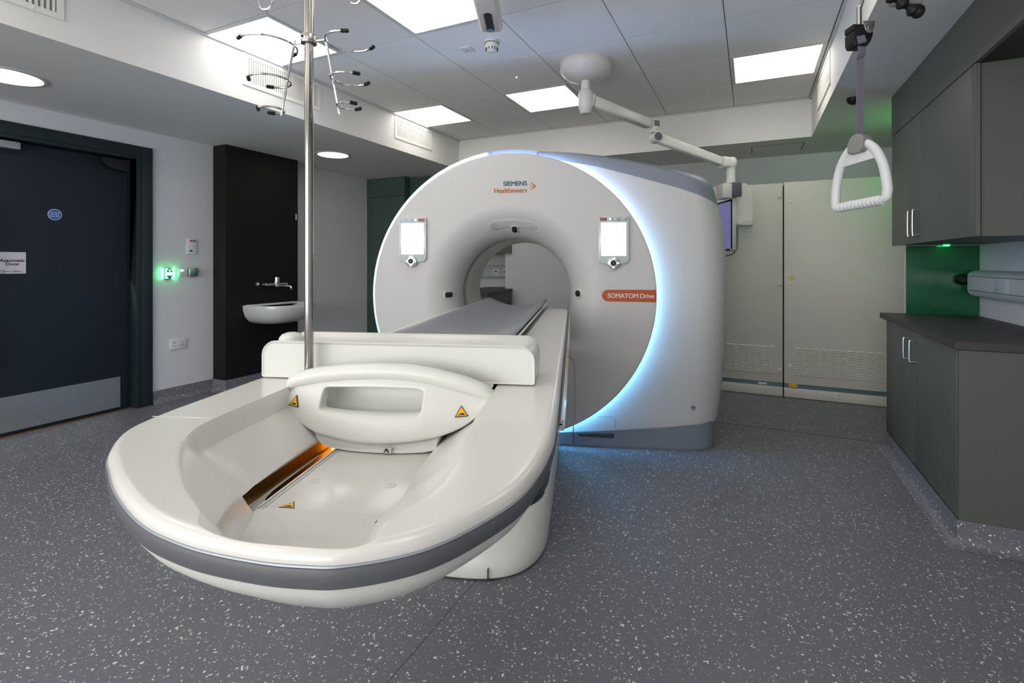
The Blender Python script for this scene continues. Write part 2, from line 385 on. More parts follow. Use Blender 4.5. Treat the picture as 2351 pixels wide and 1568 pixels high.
# ------------------------------------------------------------------ bulkhead air grilles
def grille(X,y0,y1,z0,z1,sgn,label,nb):
    t=Thing('air_grille',label,'vent',(X,(y0+y1)/2,(z0+z1)/2),group='air grilles in the ceiling bulkheads'); e=X+sgn*.008
    bm=B(); f=.028
    box(bm,(X,y0,z0),(e,y1,z0+f)); box(bm,(X,y0,z1-f),(e,y1,z1)); box(bm,(X,y0,z0+f),(e,y0+f,z1-f)); box(bm,(X,y1-f,z0+f),(e,y1,z1-f))
    t.part('frame',bm,'grille')
    bm=B(); box(bm,(X,y0+f*.8,z0+f*.8),(X+sgn*.001,y1-f*.8,z1-f*.8)); t.part('backing',bm,'gap',smooth=0)
    bm=B()
    for k in range(nb):
        y=y0+f+(y1-y0-2*f)*(k+.5)/nb; box(bm,(X+sgn*.001,y-.0055,z0+f),(X+sgn*.006,y+.0045,z1-f))
    t.part('slats',bm,'grille',smooth=0)
    for yy in (y0+(y1-y0)*.2,y0+(y1-y0)*.8):
        for zz in (z0+.014,z1-.014):
            bm=B(); lathe(bm,[(0,sgn*.0105),(.005,sgn*.010),(.007,sgn*.008)],(X,yy,zz),'x',10); t.part('screw',bm,'grille')
grille(RX0,.70,1.285,2.410,2.63,1,'cream air grille at the top left corner of the bulkhead',24)
grille(RX0,2.25,2.92,2.410,2.63,1,'cream air grille on left bulkhead behind the drip pole',34)
grille(RX0,3.834,4.448,2.408,2.622,1,'cream air grille at far end of left bulkhead',30)
grille(RX1,3.86,4.53,2.395,2.625,-1,'air grille on right bulkhead beside the corner light panel',24)
# ------------------------------------------------------------------ door
d=Thing('door_leaf','dark navy door leaf with steel kick plate at left','door',(-4.665,1.4,0)); d.o.name='door_1'; d.o['kind']='structure'
bm=B(); box(bm,(-4.70,.36,.012),(-4.655,2.335,2.045),.002); d.part('leaf',bm,'door')
bm=B(); box(bm,(-4.655,.38,.03),(-4.652,2.285,.275)); k=d.part('kick_plate',bm,'kick',smooth=0,label='brushed steel kick plate')
for yy in (.5,1.78,2.2):
    pass
for yy in (.9,1.775,2.26):
    for zz in (.05,.255):
        bm=B(); lathe(bm,[(0,.0015),(.004,.001),(.005,0)],(-4.652,yy,zz),'x',10); d.part('screw',bm,'satin',parent=k)
bm=B(); tube(bm,[(-4.652,1.535,.50),(-4.60,1.535,.50),(-4.60,1.535,.52),(-4.60,1.535,1.60),(-4.60,1.535,1.62),(-4.652,1.535,1.62)],.013); d.part('pull_handle',bm,'satin',label='long satin pull handle')
t=Thing('door_frame','dark navy frame around the door','frame',(-4.6,1.4,0)); t.o.name='trim_5'; t.o['kind']='structure'
bm=B(); ya,yb,zt=.22,2.486,2.164; w_=.083
box(bm,(-4.6,yb-w_,0),(-4.574,yb,zt),.003); box(bm,(-4.6,ya,0),(-4.574,ya+w_,zt),.003); box(bm,(-4.6,ya+w_,zt-w_),(-4.574,yb-w_,zt),.003); t.part('architrave',bm,'frame')
bm=B(); box(bm,(-4.76,2.365,0),(-4.578,2.404,2.084),.002); box(bm,(-4.76,.30,0),(-4.578,.34,2.084),.002); box(bm,(-4.76,.34,2.052),(-4.578,2.365,2.084),.002)
box(bm,(-4.76,2.337,0),(-4.672,2.37,2.06)); t.part('jamb',bm,'frame')
bm=B(); box(bm,(-4.76,.3,0),(-4.64,2.40,.006)); t.part('threshold',bm,mat('brass_strip',(.12,.06,.03),.5),smooth=0)
bm=B(); box(bm,(-4.80,.25,0),(-4.76,2.5,2.3)); struct('wall_door_recess',bm,'dark',0)
bm=B(); prism(bm,[(2.14,2.035),(2.33,2.035),(2.33,1.94),(2.24,1.945),(2.18,1.96),(2.15,1.99)],-4.652,-4.60,'x',.004)
single('door_finger_guard',bm,'black','black rounded finger guard at top right corner of navy door','door guard',(-4.65,2.24,1.94))
bm=B(); box(bm,(-4.652,1.0,1.985),(-4.59,1.655,2.035),.004); single('door_closer',bm,'silver','pale silver door closer bar at top of navy door','door closer',(-4.65,1.3,1.985))
# signs on the door
t=Thing('automatic_door_sign','white paper sign with bold black words on navy door','sign',(-4.653,1.635,1.2))
bm=B(); box(bm,(-4.655,1.54,1.125),(-4.6525,1.705,1.275)); t.part('sheet',bm,'paper',smooth=0)
for s,y,z,sz in (('Automatic',1.634,1.207,.031),('Door',1.634,1.182,.031)): t.part('lettering',text_bm(s,sz,(-4.6525,y,z),(0,1,0),(0,0,1),'CENTER',.0008),'ink',smooth=0)
bm=B(); pts=[]
for k in range(17):
    a=math.radians(70+220*k/16); pts.append((-4.6518,1.585+.035*math.cos(a),1.139+.009*math.sin(a)))
tube(bm,pts,.0012,6); t.part('swoosh',bm,'navyink')
bm=text_bm('BS 7036  AUTOMATIC',.0075,(-4.6525,1.64,1.141),(0,1,0),(0,0,1)); 
bm2=B(); 
for y0,y1,z in ((1.575,1.625,1.139),(1.633,1.672,1.142),(1.633,1.686,1.136)): box(bm2,(-4.6525,y0,z),(-4.652,y1,z+.003))
bm.free(); t.part('small_print',bm2,'navyink',smooth=0)
t=Thing('fire_door_disc','round blue fire door disc with white lettering','sign',(-4.655,1.865,1.55))
bm=B(); lathe(bm,[(0,.003),(.041,.003),(.041,0)],(-4.655,1.866,1.556),'x',40); t.part('rim',bm,'wplate',smooth=0)
bm=B(); lathe(bm,[(0,.0036),(.037,.0036),(.037,.002)],(-4.655,1.866,1.556),'x',40); t.part('disc',bm,'blue',smooth=0)
for s,z in (('Automatic',1.566),('fire door',1.553),('keep clear',1.540)): t.part('lettering',text_bm(s,.014,(-4.6512,1.866,z),(0,1,0),(0,0,1),'CENTER',.0003),'paper',smooth=0)
# ------------------------------------------------------------------ left wall fittings
t=Thing('alarm_switch_plate','white wall plate with small red, green and blue buttons','switch',(XL,2.81,1.28))
bm=B(); box(bm,(XL,2.775,1.275),(XL+.012,2.862,1.42),.003); t.part('plate',bm,'wplate')
for m_,y0,z0 in (('red',2.797,1.392),('greenb',2.825,1.391),('blueb',2.797,1.302)):
    bm=B(); box(bm,(XL+.01,y0,z0),(XL+.016,y0+.022,z0+.014),.001); t.part('button',bm,m_)
bm=B(); box(bm,(XL+.011,2.776,1.347),(XL+.0125,2.861,1.349)); t.part('seam',bm,'gap',smooth=0)
t=Thing('glowing_exit_button','green glowing touch sensor plate beside the navy door frame','switch',(XL,2.61,1.07))
bm=B(); box(bm,(XL,2.575,1.062),(XL+.03,2.655,1.152),.004); t.part('housing',bm,'greenb')
bm=B(); X=XL+.031
box(bm,(X,2.578,1.066),(X+.003,2.590,1.150)); box(bm,(X,2.578,1.066),(X+.003,2.602,1.074)); box(bm,(X,2.578,1.142),(X+.003,2.602,1.150))
box(bm,(X,2.642,1.066),(X+.003,2.654,1.150)); box(bm,(X,2.630,1.066),(X+.003,2.654,1.074)); box(bm,(X,2.630,1.142),(X+.003,2.654,1.150))
box(bm,(XL+.002,2.571,1.062),(XL+.02,2.5745,1.152)); box(bm,(XL+.002,2.6555,1.062),(XL+.02,2.659,1.152)); t.part('light_bracket',bm,'gled',smooth=0)
bm=B(); box(bm,(X,2.596,1.092),(X+.002,2.636,1.118)); box(bm,(X,2.612,1.126),(X+.002,2.622,1.142)); t.part('symbol',bm,'gledw',smooth=0)
t=Thing('wall_key_plate','small white wall plate with green light between sensor and key switch','switch',(XL,2.73,1.07))
bm=B(); box(bm,(XL,2.70,1.078),(XL+.012,2.765,1.148),.004); t.part('plate',bm,'wplate')
bm=B(); box(bm,(XL+.011,2.715,1.128),(XL+.014,2.742,1.140),.001); t.part('light',bm,'gled',smooth=0)
bm=B(); lathe(bm,[(.012,.0145),(.014,.0148),(.016,.0145)],(XL,2.733,1.104),'x',20); t.part('dial',bm,'gap')
t=Thing('key_switch','grey metal key switch box right of the glowing sensor','switch',(XL,2.82,1.07))
bm=B(); box(bm,(XL,2.782,1.075),(XL+.035,2.858,1.155),.006); t.part('box',bm,'satin')
bm=B(); lathe(bm,[(0,.045),(.009,.045),(.010,.035)],(XL,2.838,1.118),'x',16); t.part('lock',bm,'chrome')
bm=B(); box(bm,(XL+.045,2.831,1.084),(XL+.048,2.845,1.118),.001); box(bm,(XL+.04,2.826,1.116),(XL+.055,2.858,1.122),.001); t.part('key',bm,'greenb')
t=Thing('double_socket','white double power socket low on the left wall','socket',(XL,2.70,.43))
bm=B(); box(bm,(XL,2.628,.438),(XL+.012,2.772,.528),.003); t.part('faceplate',bm,'wplate')
for yc in (2.668,2.732):
    bm=B(); box(bm,(XL+.012,yc-.003,.492),(XL+.0125,yc+.003,.502))
    for dy in (-.011,.011): box(bm,(XL+.012,yc+dy-.004,.468),(XL+.0125,yc+dy+.004,.474))
    t.part('pin_holes',bm,'dark',smooth=0)
for yc in (2.652,2.748):
    bm=B(); box(bm,(XL+.012,yc-.008,.508),(XL+.015,yc+.008,.522),.001); t.part('rocker',bm,'wplate')
# ------------------------------------------------------------------ wash station
bm=B(); box(bm,(XL+.001,3.02,.10),(-4.42,3.83,1.178)); box(bm,(XL+.001,3.02,1.182),(-4.42,3.83,SZ-.001)); box(bm,(XL+.001,3.024,0),(-4.424,3.826,SZ-.002))
single('wall_cladding',bm,'ips','black full-height wall panel behind the wash basin','wall panel',(-4.5,3.4,0),smooth=0)
t=Thing('wash_basin','white wall-hung ceramic wash basin on black panel','basin',(-4.42,3.5,.6))
bm=B(); rows=[]
# D-shaped bowl: outer rim x to -4.02, y 3.19..3.80
def dsh(s,k,zz,ins=0):
    out=[]; cy=3.50; hw=(.31-ins)*s; dp=(.43-ins)*k
    for q in range(33):
        a=-PI/2+PI*q/32; out.append((-4.42+max(.0,dp*abs(math.cos(a))**.55),cy+hw*math.copysign(abs(math.sin(a))**.8,math.sin(a)),zz))
    return out
rows=[dsh(.30,.35,.598),dsh(.62,.62,.606),dsh(.80,.80,.635),dsh(.92,.92,.68),dsh(.985,.985,.74),dsh(1,1,.782),dsh(1,1,.790,.004),dsh(1,1,.790,.02),dsh(.99,.99,.775,.03),dsh(.9,.9,.70,.04),dsh(.6,.6,.665,.04),dsh(.1,.1,.66,.0)]
grid(bm,rows); t.part('bowl',bm,'ceram',smooth=50)
bm=B(); box(bm,(-4.42,3.22,.775),(-4.36,3.78,.796),.005); t.part('ledge',bm,'ceram')
t=Thing('wall_tap','chrome lever mixer tap above the wash basin','tap',(-4.42,3.51,.97))
bm=B()
cyl(bm,(-4.35,3.385,.985),(-4.35,3.635,.985),.014); t.part('bar',bm,'chrome')
for yy in (3.39,3.63):
    bm=B(); cyl(bm,(-4.42,yy,.985),(-4.35,yy,.985),.012); t.part('wall_pipe',bm,'chrome')
bm=B(); lathe(bm,[(0,.05),(.02,.049),(.026,.045),(.028,.0),(.026,-.045),(.02,-.052),(0,-.053)],(-4.345,3.51,1.01)); t.part('valve_body',bm,'chrome')
bm=B(); tube(bm,catmull([(-4.33,3.51,.975),(-4.27,3.53,.972),(-4.22,3.55,.968),(-4.20,3.558,.955),(-4.20,3.56,.935)],6),.011); t.part('spout',bm,'chrome')
bm=B(); tube(bm,[(-4.345,3.49,1.03),(-4.345,3.43,1.035),(-4.345,3.36,1.04)],.006); 
bm2=B(); lathe(bm2,[(0,.008),(.02,.007),(.022,0)],(-4.42,3.345,.99),'x',20); t.part('flange',bm2,'chrome'); bm.free()
bm=B(); box(bm,(-4.42,3.775,1.71),(-4.395,3.79,1.725),.002); lathe(bm,[(0,.03),(.007,.03),(.008,0)],(-4.42,3.782,1.718),'x',12)
t=Thing('panel_key','small key left in the black panel lock','key',(-4.42,3.78,1.70)); t.part('lock',bm,'chrome')
bm=B(); box(bm,(-4.392,3.776,1.672),(-4.389,3.790,1.715),.001); lathe(bm,[(.002,-.0015),(.011,-.0015),(.011,.0015),(.002,.0015)],(-4.39,3.783,1.672),'x',12); t.part('key_blade',bm,'wplate')
# ------------------------------------------------------------------ tall cupboards, far left
t=Thing('tall_cupboard','dark green full-height cupboard in far left corner','cupboard',(-4.3,5.3,0))
bm=B(); box(bm,(XL+.001,5.108,.1),(-3.986,5.6,SZ-.001)); t.part('carcass',bm,'greend',smooth=0)
bm=B(); box(bm,(XL+.004,5.09,.1),(-3.988,5.108,2.052)); t.part('door',bm,'greend',smooth=0)
bm=B(); box(bm,(XL+.001,5.088,2.060),(-3.984,5.108,SZ-.001)); t.part('top_filler',bm,'greend',smooth=0)
bm=B(); box(bm,(-3.98,5.20,.1),(-3.50,5.65,SZ-.001)); single('tall_corner_cupboard',bm,'greend','second dark green tall cupboard, set back right of the corner one','cupboard',(-3.6,5.4,.1),smooth=0)
# alcove seen through the bore
bm=B(); prism(bm,[(-3.30,4.945),(-2.70,4.945),(-2.70,5.0),(-2.795,5.74),(-2.80,6.12),(-3.30,6.12)],.83,.867,'z',.002)
single('alcove_worktop',bm,'worktop','dark worktop seen through the scanner bore','worktop',(-3.1,5.6,.83),smooth=0)
t=Thing('alcove_base_cabinet','sage base cabinet under worktop seen through the bore','cabinet',(-3.1,5.6,0))
bm=B(); prism(bm,[(-3.30,4.985),(-2.735,4.985),(-2.80,5.765),(-3.30,5.765)],.0,.829,'z'); t.part('carcass',bm,'green',smooth=0)
bm=B(); box(bm,(-3.29,4.967,.1),(-2.80,4.985,.745)); t.part('door',bm,'green',smooth=0)
bm=B(); box(bm,(-3.298,5.74,1.322),(-2.805,6.12,2.302)); single('alcove_wall_cupboard',bm,'green','sage wall cupboard seen through the top of the bore','cupboard',(-3.05,5.9,1.322),smooth=0)
t=Thing('alcove_trunking','white wall trunking with sockets seen through the bore','trunking',(-3.1,6.1,.99))
bm=B(); prism(bm,[(6.12,.992),(6.075,.995),(6.06,1.01),(6.06,1.15),(6.075,1.166),(6.12,1.168)],-3.6,-2.93,'x'); t.part('channel',bm,'trunk')
bm=B(); box(bm,(-3.6,6.0585,1.03),(-2.95,6.061,1.032)); box(bm,(-3.6,6.0585,1.128),(-2.95,6.061,1.130)); t.part('joint_line',bm,'gap',smooth=0)
for xa,xb in ((-3.23,-3.14),(-3.07,-2.985)):
    bm=B(); box(bm,(xa,6.052,1.035),(xb,6.062,1.125),.002); t.part('socket_plate',bm,'wplate')
bm=B(); lathe(bm,[(0,-.001),(.012,-.001),(.012,.002)],(-3.18,6.052,1.08),'y',16); t.part('outlet',bm,'dark',smooth=0); bm=B(); box(bm,(-3.06,6.0505,1.07),(-3.01,6.0525,1.082)); t.part('outlet',bm,'dark',smooth=0)
# ------------------------------------------------------------------ equipment cabinets on the back wall
def equip(x0,x1,ztop,label,vx,hinges,locks,stick):
    t=Thing('equipment_cabinet',label,'cabinet',((x0+x1)/2,5.3,0),group='tall electrical cabinets on the back wall')
    bm=B(); box(bm,(x0+.004,5.045,.0),(x1-.004,5.62,ztop-.01)); t.part('body',bm,'cab',smooth=0)
    bm=B(); box(bm,(x0,5.02,.125),(x1,5.045,ztop),.003); dr=t.part('door',bm,'cab')
    bm=B(); box(bm,(x0+.002,5.03,.090),(x1-.002,5.046,.122)); t.part('gap_rail',bm,'bluesteel',smooth=0)
    bm=B(); box(bm,(x0,5.018,.004),(x1,5.045,.088),.002); pl=t.part('plinth',bm,'cab')
    for xx in ((x0+.42*(x1-x0)),(x0+.14*(x1-x0)),(x1-.03)):
        for zz in (.032,.064):
            bm=B(); lathe(bm,[(0,-.004),(.005,-.003),(.006,0)],(xx,5.018,zz),'y',10); t.part('screw',bm,'satin',parent=pl)
    bm=B()
    for vx0 in vx:
        for k in range(18):
            z=.208+.0137*k
            prism(bm,[(5.0205,z),(5.012,z+.001),(5.0125,z+.003),(5.0205,z+.009)],vx0,vx0+.047,'x')
    t.part('louvres',bm,'louvre',parent=dr,smooth=0)
    bm=B()
    for vx0 in vx:
        for k in range(18):
            z=.208+.0137*k; box(bm,(vx0+.001,5.0185,z-.0045),(vx0+.046,5.0203,z+.001))
    t.part('louvre_shade',bm,'gap',parent=dr,smooth=0)  # shadows below the louvres, put in as grey strips
    for hx,hz in hinges:
        bm=B(); box(bm,(hx-.014,5.006,hz-.018),(hx+.012,5.022,hz+.018),.002); t.part('hinge',bm,'cab',parent=dr)
    for lx,lz in locks:
        bm=B(); lathe(bm,[(0,-.006),(.006,-.006),(.008,-.004),(.012,-.003),(.014,0)],(lx,5.02,lz),'y',20); t.part('lock',bm,'louvre',parent=dr)
    for a,b in stick:
        bm=B(); box(bm,(a[0],5.0175,a[1]),(b[0],5.0205,b[1])); t.part('warning_label',bm,'yellow',smooth=0,label='orange-yellow label')
    return t
equip(-.66,.258,1.915,'left tall putty metal cabinet, partly behind the scanner',[-.262+.0585*k for k in range(-4,8)],[(.233,1.80),(.233,1.015),(.233,.237)],[],[])
equip(.268,1.25,1.92,'right tall putty metal cabinet between dark gap and counter',[.350+.0665*k for k in range(13)],[(1.135,1.016)],[(.316,1.748),(.316,1.012),(.316,.283)],[((.308,1.056),(.352,1.074)),((.305,.096),(.372,.126))])
bm=B(); box(bm,(.2585,5.07,.0),(.2675,5.08,1.9)); single('cabinet_gap_shade',bm,'dark','painted shade in the gap between the two tall cabinets','strip',(.263,5.07,0),smooth=0)  # shade of the gap, painted as a dark strip before the lit wall
bm=B(); box(bm,(.06,5.028,.096),(.13,5.031,.116)); single('cable_label',bm,'wplate','small white label in the gap under left tall cabinet','label',(.1,5.03,.096),smooth=0)
# ------------------------------------------------------------------ right hand counter
t=Thing('base_cabinet','sage two-door base cabinet on the right','cabinet',(1.05,3.3,0))
bm=B(); box(bm,(.818,2.722,.05),(1.298,3.94,.829)); t.part('carcass',bm,'green',smooth=0)
bm=B(); box(bm,(.802,2.705,.10),(1.298,2.722,.829)); t.part('end_panel',bm,'green',smooth=0)
for a,b,hy in ((2.724,3.317,3.285),(3.321,3.94,3.40)):
    bm=B(); box(bm,(.800,a,.10),(.818,b,.826),.0015); dd=t.part('door',bm,'green')
    bm=B(); tube(bm,catmull([(.80,hy,.785),(.775,hy,.785),(.768,hy,.777),(.768,hy,.68),(.775,hy,.672),(.80,hy,.672)],5),.0055,10); t.part('handle',bm,'satin',parent=dd)
bm=B(); box(bm,(.785,2.695,.832),(1.30,4.05,.867),.001); single('worktop',bm,'worktop','dark stone-effect worktop on the right base cabinet','worktop',(1.05,3.3,.832),smooth=0)
t=Thing('wall_cabinet','sage two-door wall cabinet above the green splashback','cabinet',(1.07,3.4,1.31))
bm=B(); box(bm,(.868,2.722,1.315),(1.298,4.04,2.036)); t.part('carcass',bm,'green',smooth=0)
bm=B(); box(bm,(.852,2.690,1.312),(.868,2.722,2.036)); box(bm,(.874,2.700,1.312),(1.298,2.722,2.036)); t.part('end_panel',bm,'green',smooth=0)
bm=B(); box(bm,(.8682,2.706,1.313),(.8738,2.715,2.035)); t.part('panel_joint_shade',bm,'dark',smooth=0)  # dark strip painting the shade in the open gap of the end panel
for a,b,hy in ((2.724,3.428,3.405),(3.432,4.04,3.50)):
    bm=B(); box(bm,(.850,a,1.312),(.868,b,2.035),.0012); dd=t.part('door',bm,'green')
    hy=3.44 if a<3 else 3.535
    bm=B(); tube(bm,catmull([(.85,hy,1.495),(.825,hy,1.495),(.818,hy,1.487),(.818,hy,1.362),(.825,hy,1.354),(.85,hy,1.354)],5),.0055,10); t.part('handle',bm,'satin',parent=dd)
bm=B(); box(bm,(.85,Y0,2.040),(.868,4.05,SZ-.001)); single('filler_panel',bm,'green','long sage filler panel between wall cabinet and soffit','panel',(1.05,2,2.04),smooth=0)
bm=B(); box(bm,(.926,4.040,.868),(1.298,4.049,1.311)); single('splashback',bm,'glassg','glossy green glass splashback between worktop and wall cabinet','splashback',(1.1,4.045,.868),smooth=0)
t=Thing('wall_trunking','white rounded dado trunking on the right wall','trunking',(1.26,2.5,.98))
bm=B(); prof=[(1.30,.990),(1.262,.992),(1.238,1.000),(1.226,1.018),(1.223,1.035),(1.223,1.115),(1.226,1.130),(1.238,1.145),(1.262,1.153),(1.30,1.155)]
prism(bm,prof,.3,3.975,'y'); t.part('channel',bm,'trunk')
bm=B(); box(bm,(1.2215,.3,1.031),(1.224,3.965,1.034)); box(bm,(1.2215,.3,1.116),(1.224,3.965,1.119)); t.part('joint_line',bm,'seam',smooth=0)
bm=B(); box(bm,(1.2205,3.44,1.036),(1.224,3.60,1.114),.001); t.part('socket_plate',bm,'trunk')
bm=B(); prism(bm,[(a,b) for a,b in prof],3.975,3.985,'y'); t.part('end_cap',bm,'wplate')
bm=B(); lathe(bm,[(0,0),(.016,0),(.028,.01),(.034,.03),(.034,.052),(.030,.062),(0,.062)],(1.205,3.986,1.095),'y',24)
single('wall_socket_plug',bm,'black','black round plug behind end of the trunking','plug',(1.205,4.0,1.06))
# green lamp under and behind the wall cabinet
t=Thing('under_cabinet_lamp','small green under-cabinet lamp above the splashback','lamp',(1.10,3.99,1.30))
bm=B(); lathe(bm,[(0,-.006),(.014,-.006),(.018,0)],(1.12,3.985,1.312),'z',20); t.part('lens',bm,'greenlamp')
# green status lamp standing behind the wall cabinet
t=Thing('green_status_lamp','green status lamp on the wall behind the wall cabinet','lamp',(1.38,4.52,2.05))
bm=B(); box(bm,(XR+.06,4.45,2.05),(XR+.10,4.60,2.22),.006); t.part('housing',bm,'white')
bm=B(); box(bm,(XR+.045,4.46,2.06),(XR+.06,4.59,2.21),.004); t.part('lens',bm,mat('green_sign_lens',(.1,1,.3),.4,emit=(.03,1,.16),es=9),smooth=0)
# ================================================================== SCANNER (turned frame)
CX_,CZ_=-.465,.986; RD=.937
g=Thing('ct_scanner','large white ring-shaped scanner with glowing blue rim','scanner',(0.2,3.7,0),'G')
def prof_y(r):
    if r>=.60: return 3.234
    t=min(1,(.60-r)/.215); return 3.234+.266*(1-math.sqrt(max(0,1-t*t)))
bm=B(); P=[]
for k in range(41):
    th=PI/2*k/40; P.append((.60-.215*math.cos(th),3.234+.266*(1-math.sin(th))))
for r in (.65,.70,.80,.90,.925): P.append((r,3.234))
# smooth the profile
P2=list(P)
P2+= [(.932,3.2345),(.9365,3.2375),(.938,3.242),(.936,3.247),(.930,3.249),(.86,3.249)]
lathe(bm,P2,(CX_,0,CZ_),'y',192); disc=g.part('front_disc',bm,'body',smooth=60)
bm=B(); lathe(bm,[(.388,3.500),(.392,3.52),(.392,3.565),(.380,3.570),(.379,3.578)],(CX_,0,CZ_),'y',128); g.part('bore_ring',bm,'boregr',smooth=30)
bm=B(); lathe(bm,[(.379,3.578),(.3795,4.07),(.39,4.12),(.44,4.19),(.55,4.23)],(CX_,0,CZ_),'y',128); g.part('bore_liner',bm,'bore',smooth=60)
bm=B(); lathe(bm,[(.384,3.572),(.386,3.576)],(CX_,0,CZ_),'y',128); bm.free()
bm=B(); R0=.904; tube(bm,[(CX_+R0*math.cos(2*PI*k/180),3.266,CZ_+R0*math.sin(2*PI*k/180)) for k in range(181)],.009,8); g.part('light_ring',bm,'ring',label='glowing pale blue light ring')
# outer body: front outline A (gy 3.275) swept round the edge to outline Bo (gy 3.45) then back
RB=.974
def arc(a0,a1,n): return [(CX_+RB*math.cos(math.radians(a0+(a1-a0)*k/n)),CZ_+RB*math.sin(math.radians(a0+(a1-a0)*k/n))) for k in range(n)]
OB=[(-.296,1.950),(-.10,1.947),(.10,1.928),(.30,1.892),(.475,1.858),(.64,1.818),(.76,1.784),(.83,1.748),(.868,1.70),(.889,1.62),(.915,1.52),(.935,1.42),(.950,1.26),(.957,1.07),(.950,.78),(.935,.50),(.918,.32),(.893,.165)]
OA=[(-.296,1.943),(-.10,1.925),(.10,1.892),(.29,1.852),(.45,1.812),(.58,1.772),(.66,1.735),(.70,1.695),(.72,1.65),(.735,1.59),(.745,1.50),(.755,1.40),(.76,1.24),(.76,1.05),(.75,.78),(.735,.50),(.715,.32),(.69,.165)]
def dens(L,n=5): return [(p.x,p.y) for p in catmull([(a,b,0) for a,b in L],n)]
OBd,OAd=dens(OB),dens(OA)
bot_B=[(.893,.165),(.80,.155),(.66,.148),(.50,.128),(.22,.102),(-.13,.075),(-.45,.06)]
bot_A=[(.69,.150),(.66,.148),(.60,.143),(.50,.128),(.22,.102),(-.13,.075),(-.45,.06)]
bB,bA=dens(bot_B,4)[1:],dens(bot_A,4)[1:]
left=arc(255,80,70)
LB=left+OBd+bB; LA=left+OAd+bA
n_=len(LB)
assert len(LA)==n_
def ring(t,yy=None):
    # t 0..1 from A to B along a rounded corner
    th=t*PI/2; out=[]
    for (ax,az),(bx,bz) in zip(LA,LB):
        out.append((ax+(bx-ax)*math.sin(th),3.292+.18*(1-math.cos(th)) if yy is None else yy,az+(bz-az)*math.sin(th)))
    return out
def band_t(i):
    # fraction of the front radial (disc -> A) that is white; beyond it the blue-grey cap starts
    return None
def inner(i):
    ax,az=LA[i]; dx,dz=ax-CX_,az-CZ_; L=math.hypot(dx,dz); r=min(.87,L-.02); return (CX_+dx/L*r,3.292,CZ_+dz/L*r)
low=[(-.30,1.905),(-.238,1.896),(.091,1.833),(.307,1.773),(.611,1.683),(.73,1.639),(.86,1.585),(.95,1.54)]
def is_cap(p):
    x,y,z=p; return x>-.63 and z>interp(x,[(-.63,1.93),(-.45,1.925)]+low) and x<.90
# rows in depth: inner, toward A, A..B, back
rows=[[inner(i) for i in range(n_)]]
for f in (.35,.7): rows.append([tuple(Vector(inner(i)).lerp(Vector((LA[i][0],3.292,LA[i][1])),f)) for i in range(n_)])
for t_ in [k/14 for k in range(15)]: rows.append(ring(t_))
for yy in (3.7,3.95): rows.append(ring(1,yy))
rows.append([(CX_+(x-CX_)*.985,4.12,CZ_+(z-CZ_)*.985) for x,z in LB])
rows.append([(CX_+(x-CX_)*.95,4.19,CZ_+(z-CZ_)*.95) for x,z in LB])
rows.append([(CX_+(x-CX_)*.9,4.21,CZ_+(z-CZ_)*.9) for x,z in LB])
rows.append([(CX_+.50*math.cos(math.atan2(z-CZ_,x-CX_)),4.215,CZ_+.50*math.sin(math.atan2(z-CZ_,x-CX_))) for x,z in LB])
bm=B(); V=grid(bm,rows,closed=True)
# split at the cap line by bisecting with planes along the line
def cap_cut(bmx,keep_cap):
    segs=list(zip(low[1:],low[2:]))
    for (x0,z0),(x1,z1) in segs:
        nrm=Vector((-(z1-z0),0,(x1-x0))).normalized()
        fs=[f for f in bmx.faces if x0-.06<f.calc_center_median().x<x1+.06 and f.calc_center_median().z>1.4]
        es={e for f in fs for e in f.edges}; vs_={v for f in fs for v in f.verts}
        bmesh.ops.bisect_plane(bmx,geom=list(fs)+list(es)+list(vs_),plane_co=(x0,0,z0),plane_no=nrm,dist=1e-5)
    dele=[f for f in bmx.faces if is_cap(f.calc_center_median())!=keep_cap]
    bmesh.ops.delete(bmx,geom=dele,context='FACES')
cap=bm.copy(); cap_cut(bm,False); cap_cut(cap,True)
g.part('outer_shell',bm,'body',smooth=50); g.part('top_cap',cap,'bodyg',smooth=50,label='blue-grey curved top cap')
for x in (-.604,-.293):
    bm=B(); a=math.atan2(1.93-CZ_,x-CX_); tube(bm,[(CX_+r*math.cos(a),3.290,CZ_+r*math.sin(a)) for r in (.94,.968)],.0015,6); g.part('cap_joint',bm,'seam')
# plinth
def plan(ins=0,w=1):
    return [(-1.25,3.32),(-1.0,3.272+ins),(-.13,3.266+ins),(.30,3.268+ins),(.60,3.276+ins),(.74,3.292+ins),(.815,3.325+ins*.5),(.855,3.375),(.872-ins,3.44),(.88-ins,3.6),(.88-ins,3.95),(.84-ins,4.1),(.6,4.16),(-1.0,4.16),(-1.25,4.1)]
PB=[(p.x,p.y) for p in catmull([(a,b,0) for a,b in plan()],5,closed=True)]
def ztop(x): return interp(x,[(-1.3,.06),(-.45,.062),(-.13,.077),(.22,.104),(.50,.13),(.66,.15),(.9,.17)])
bm=B(); rows=[[(x,y+.006,.0) for x,y in PB],[(x,y+.006,.012) for x,y in PB],[(x,y,.013) for x,y in PB],[(x,y,ztop(x)+.01) for x,y in PB]]
# the plinth leans in slightly from the shell edge
grid(bm,rows,closed=True); pl=g.part('plinth',bm,'plinth',smooth=40,label='blue-grey plinth')
bm=B(); tube(bm,[(-.055,3.262,.012),(-.055,3.262,.215)],.0028,6); g.part('cover_joint',bm,'seam')
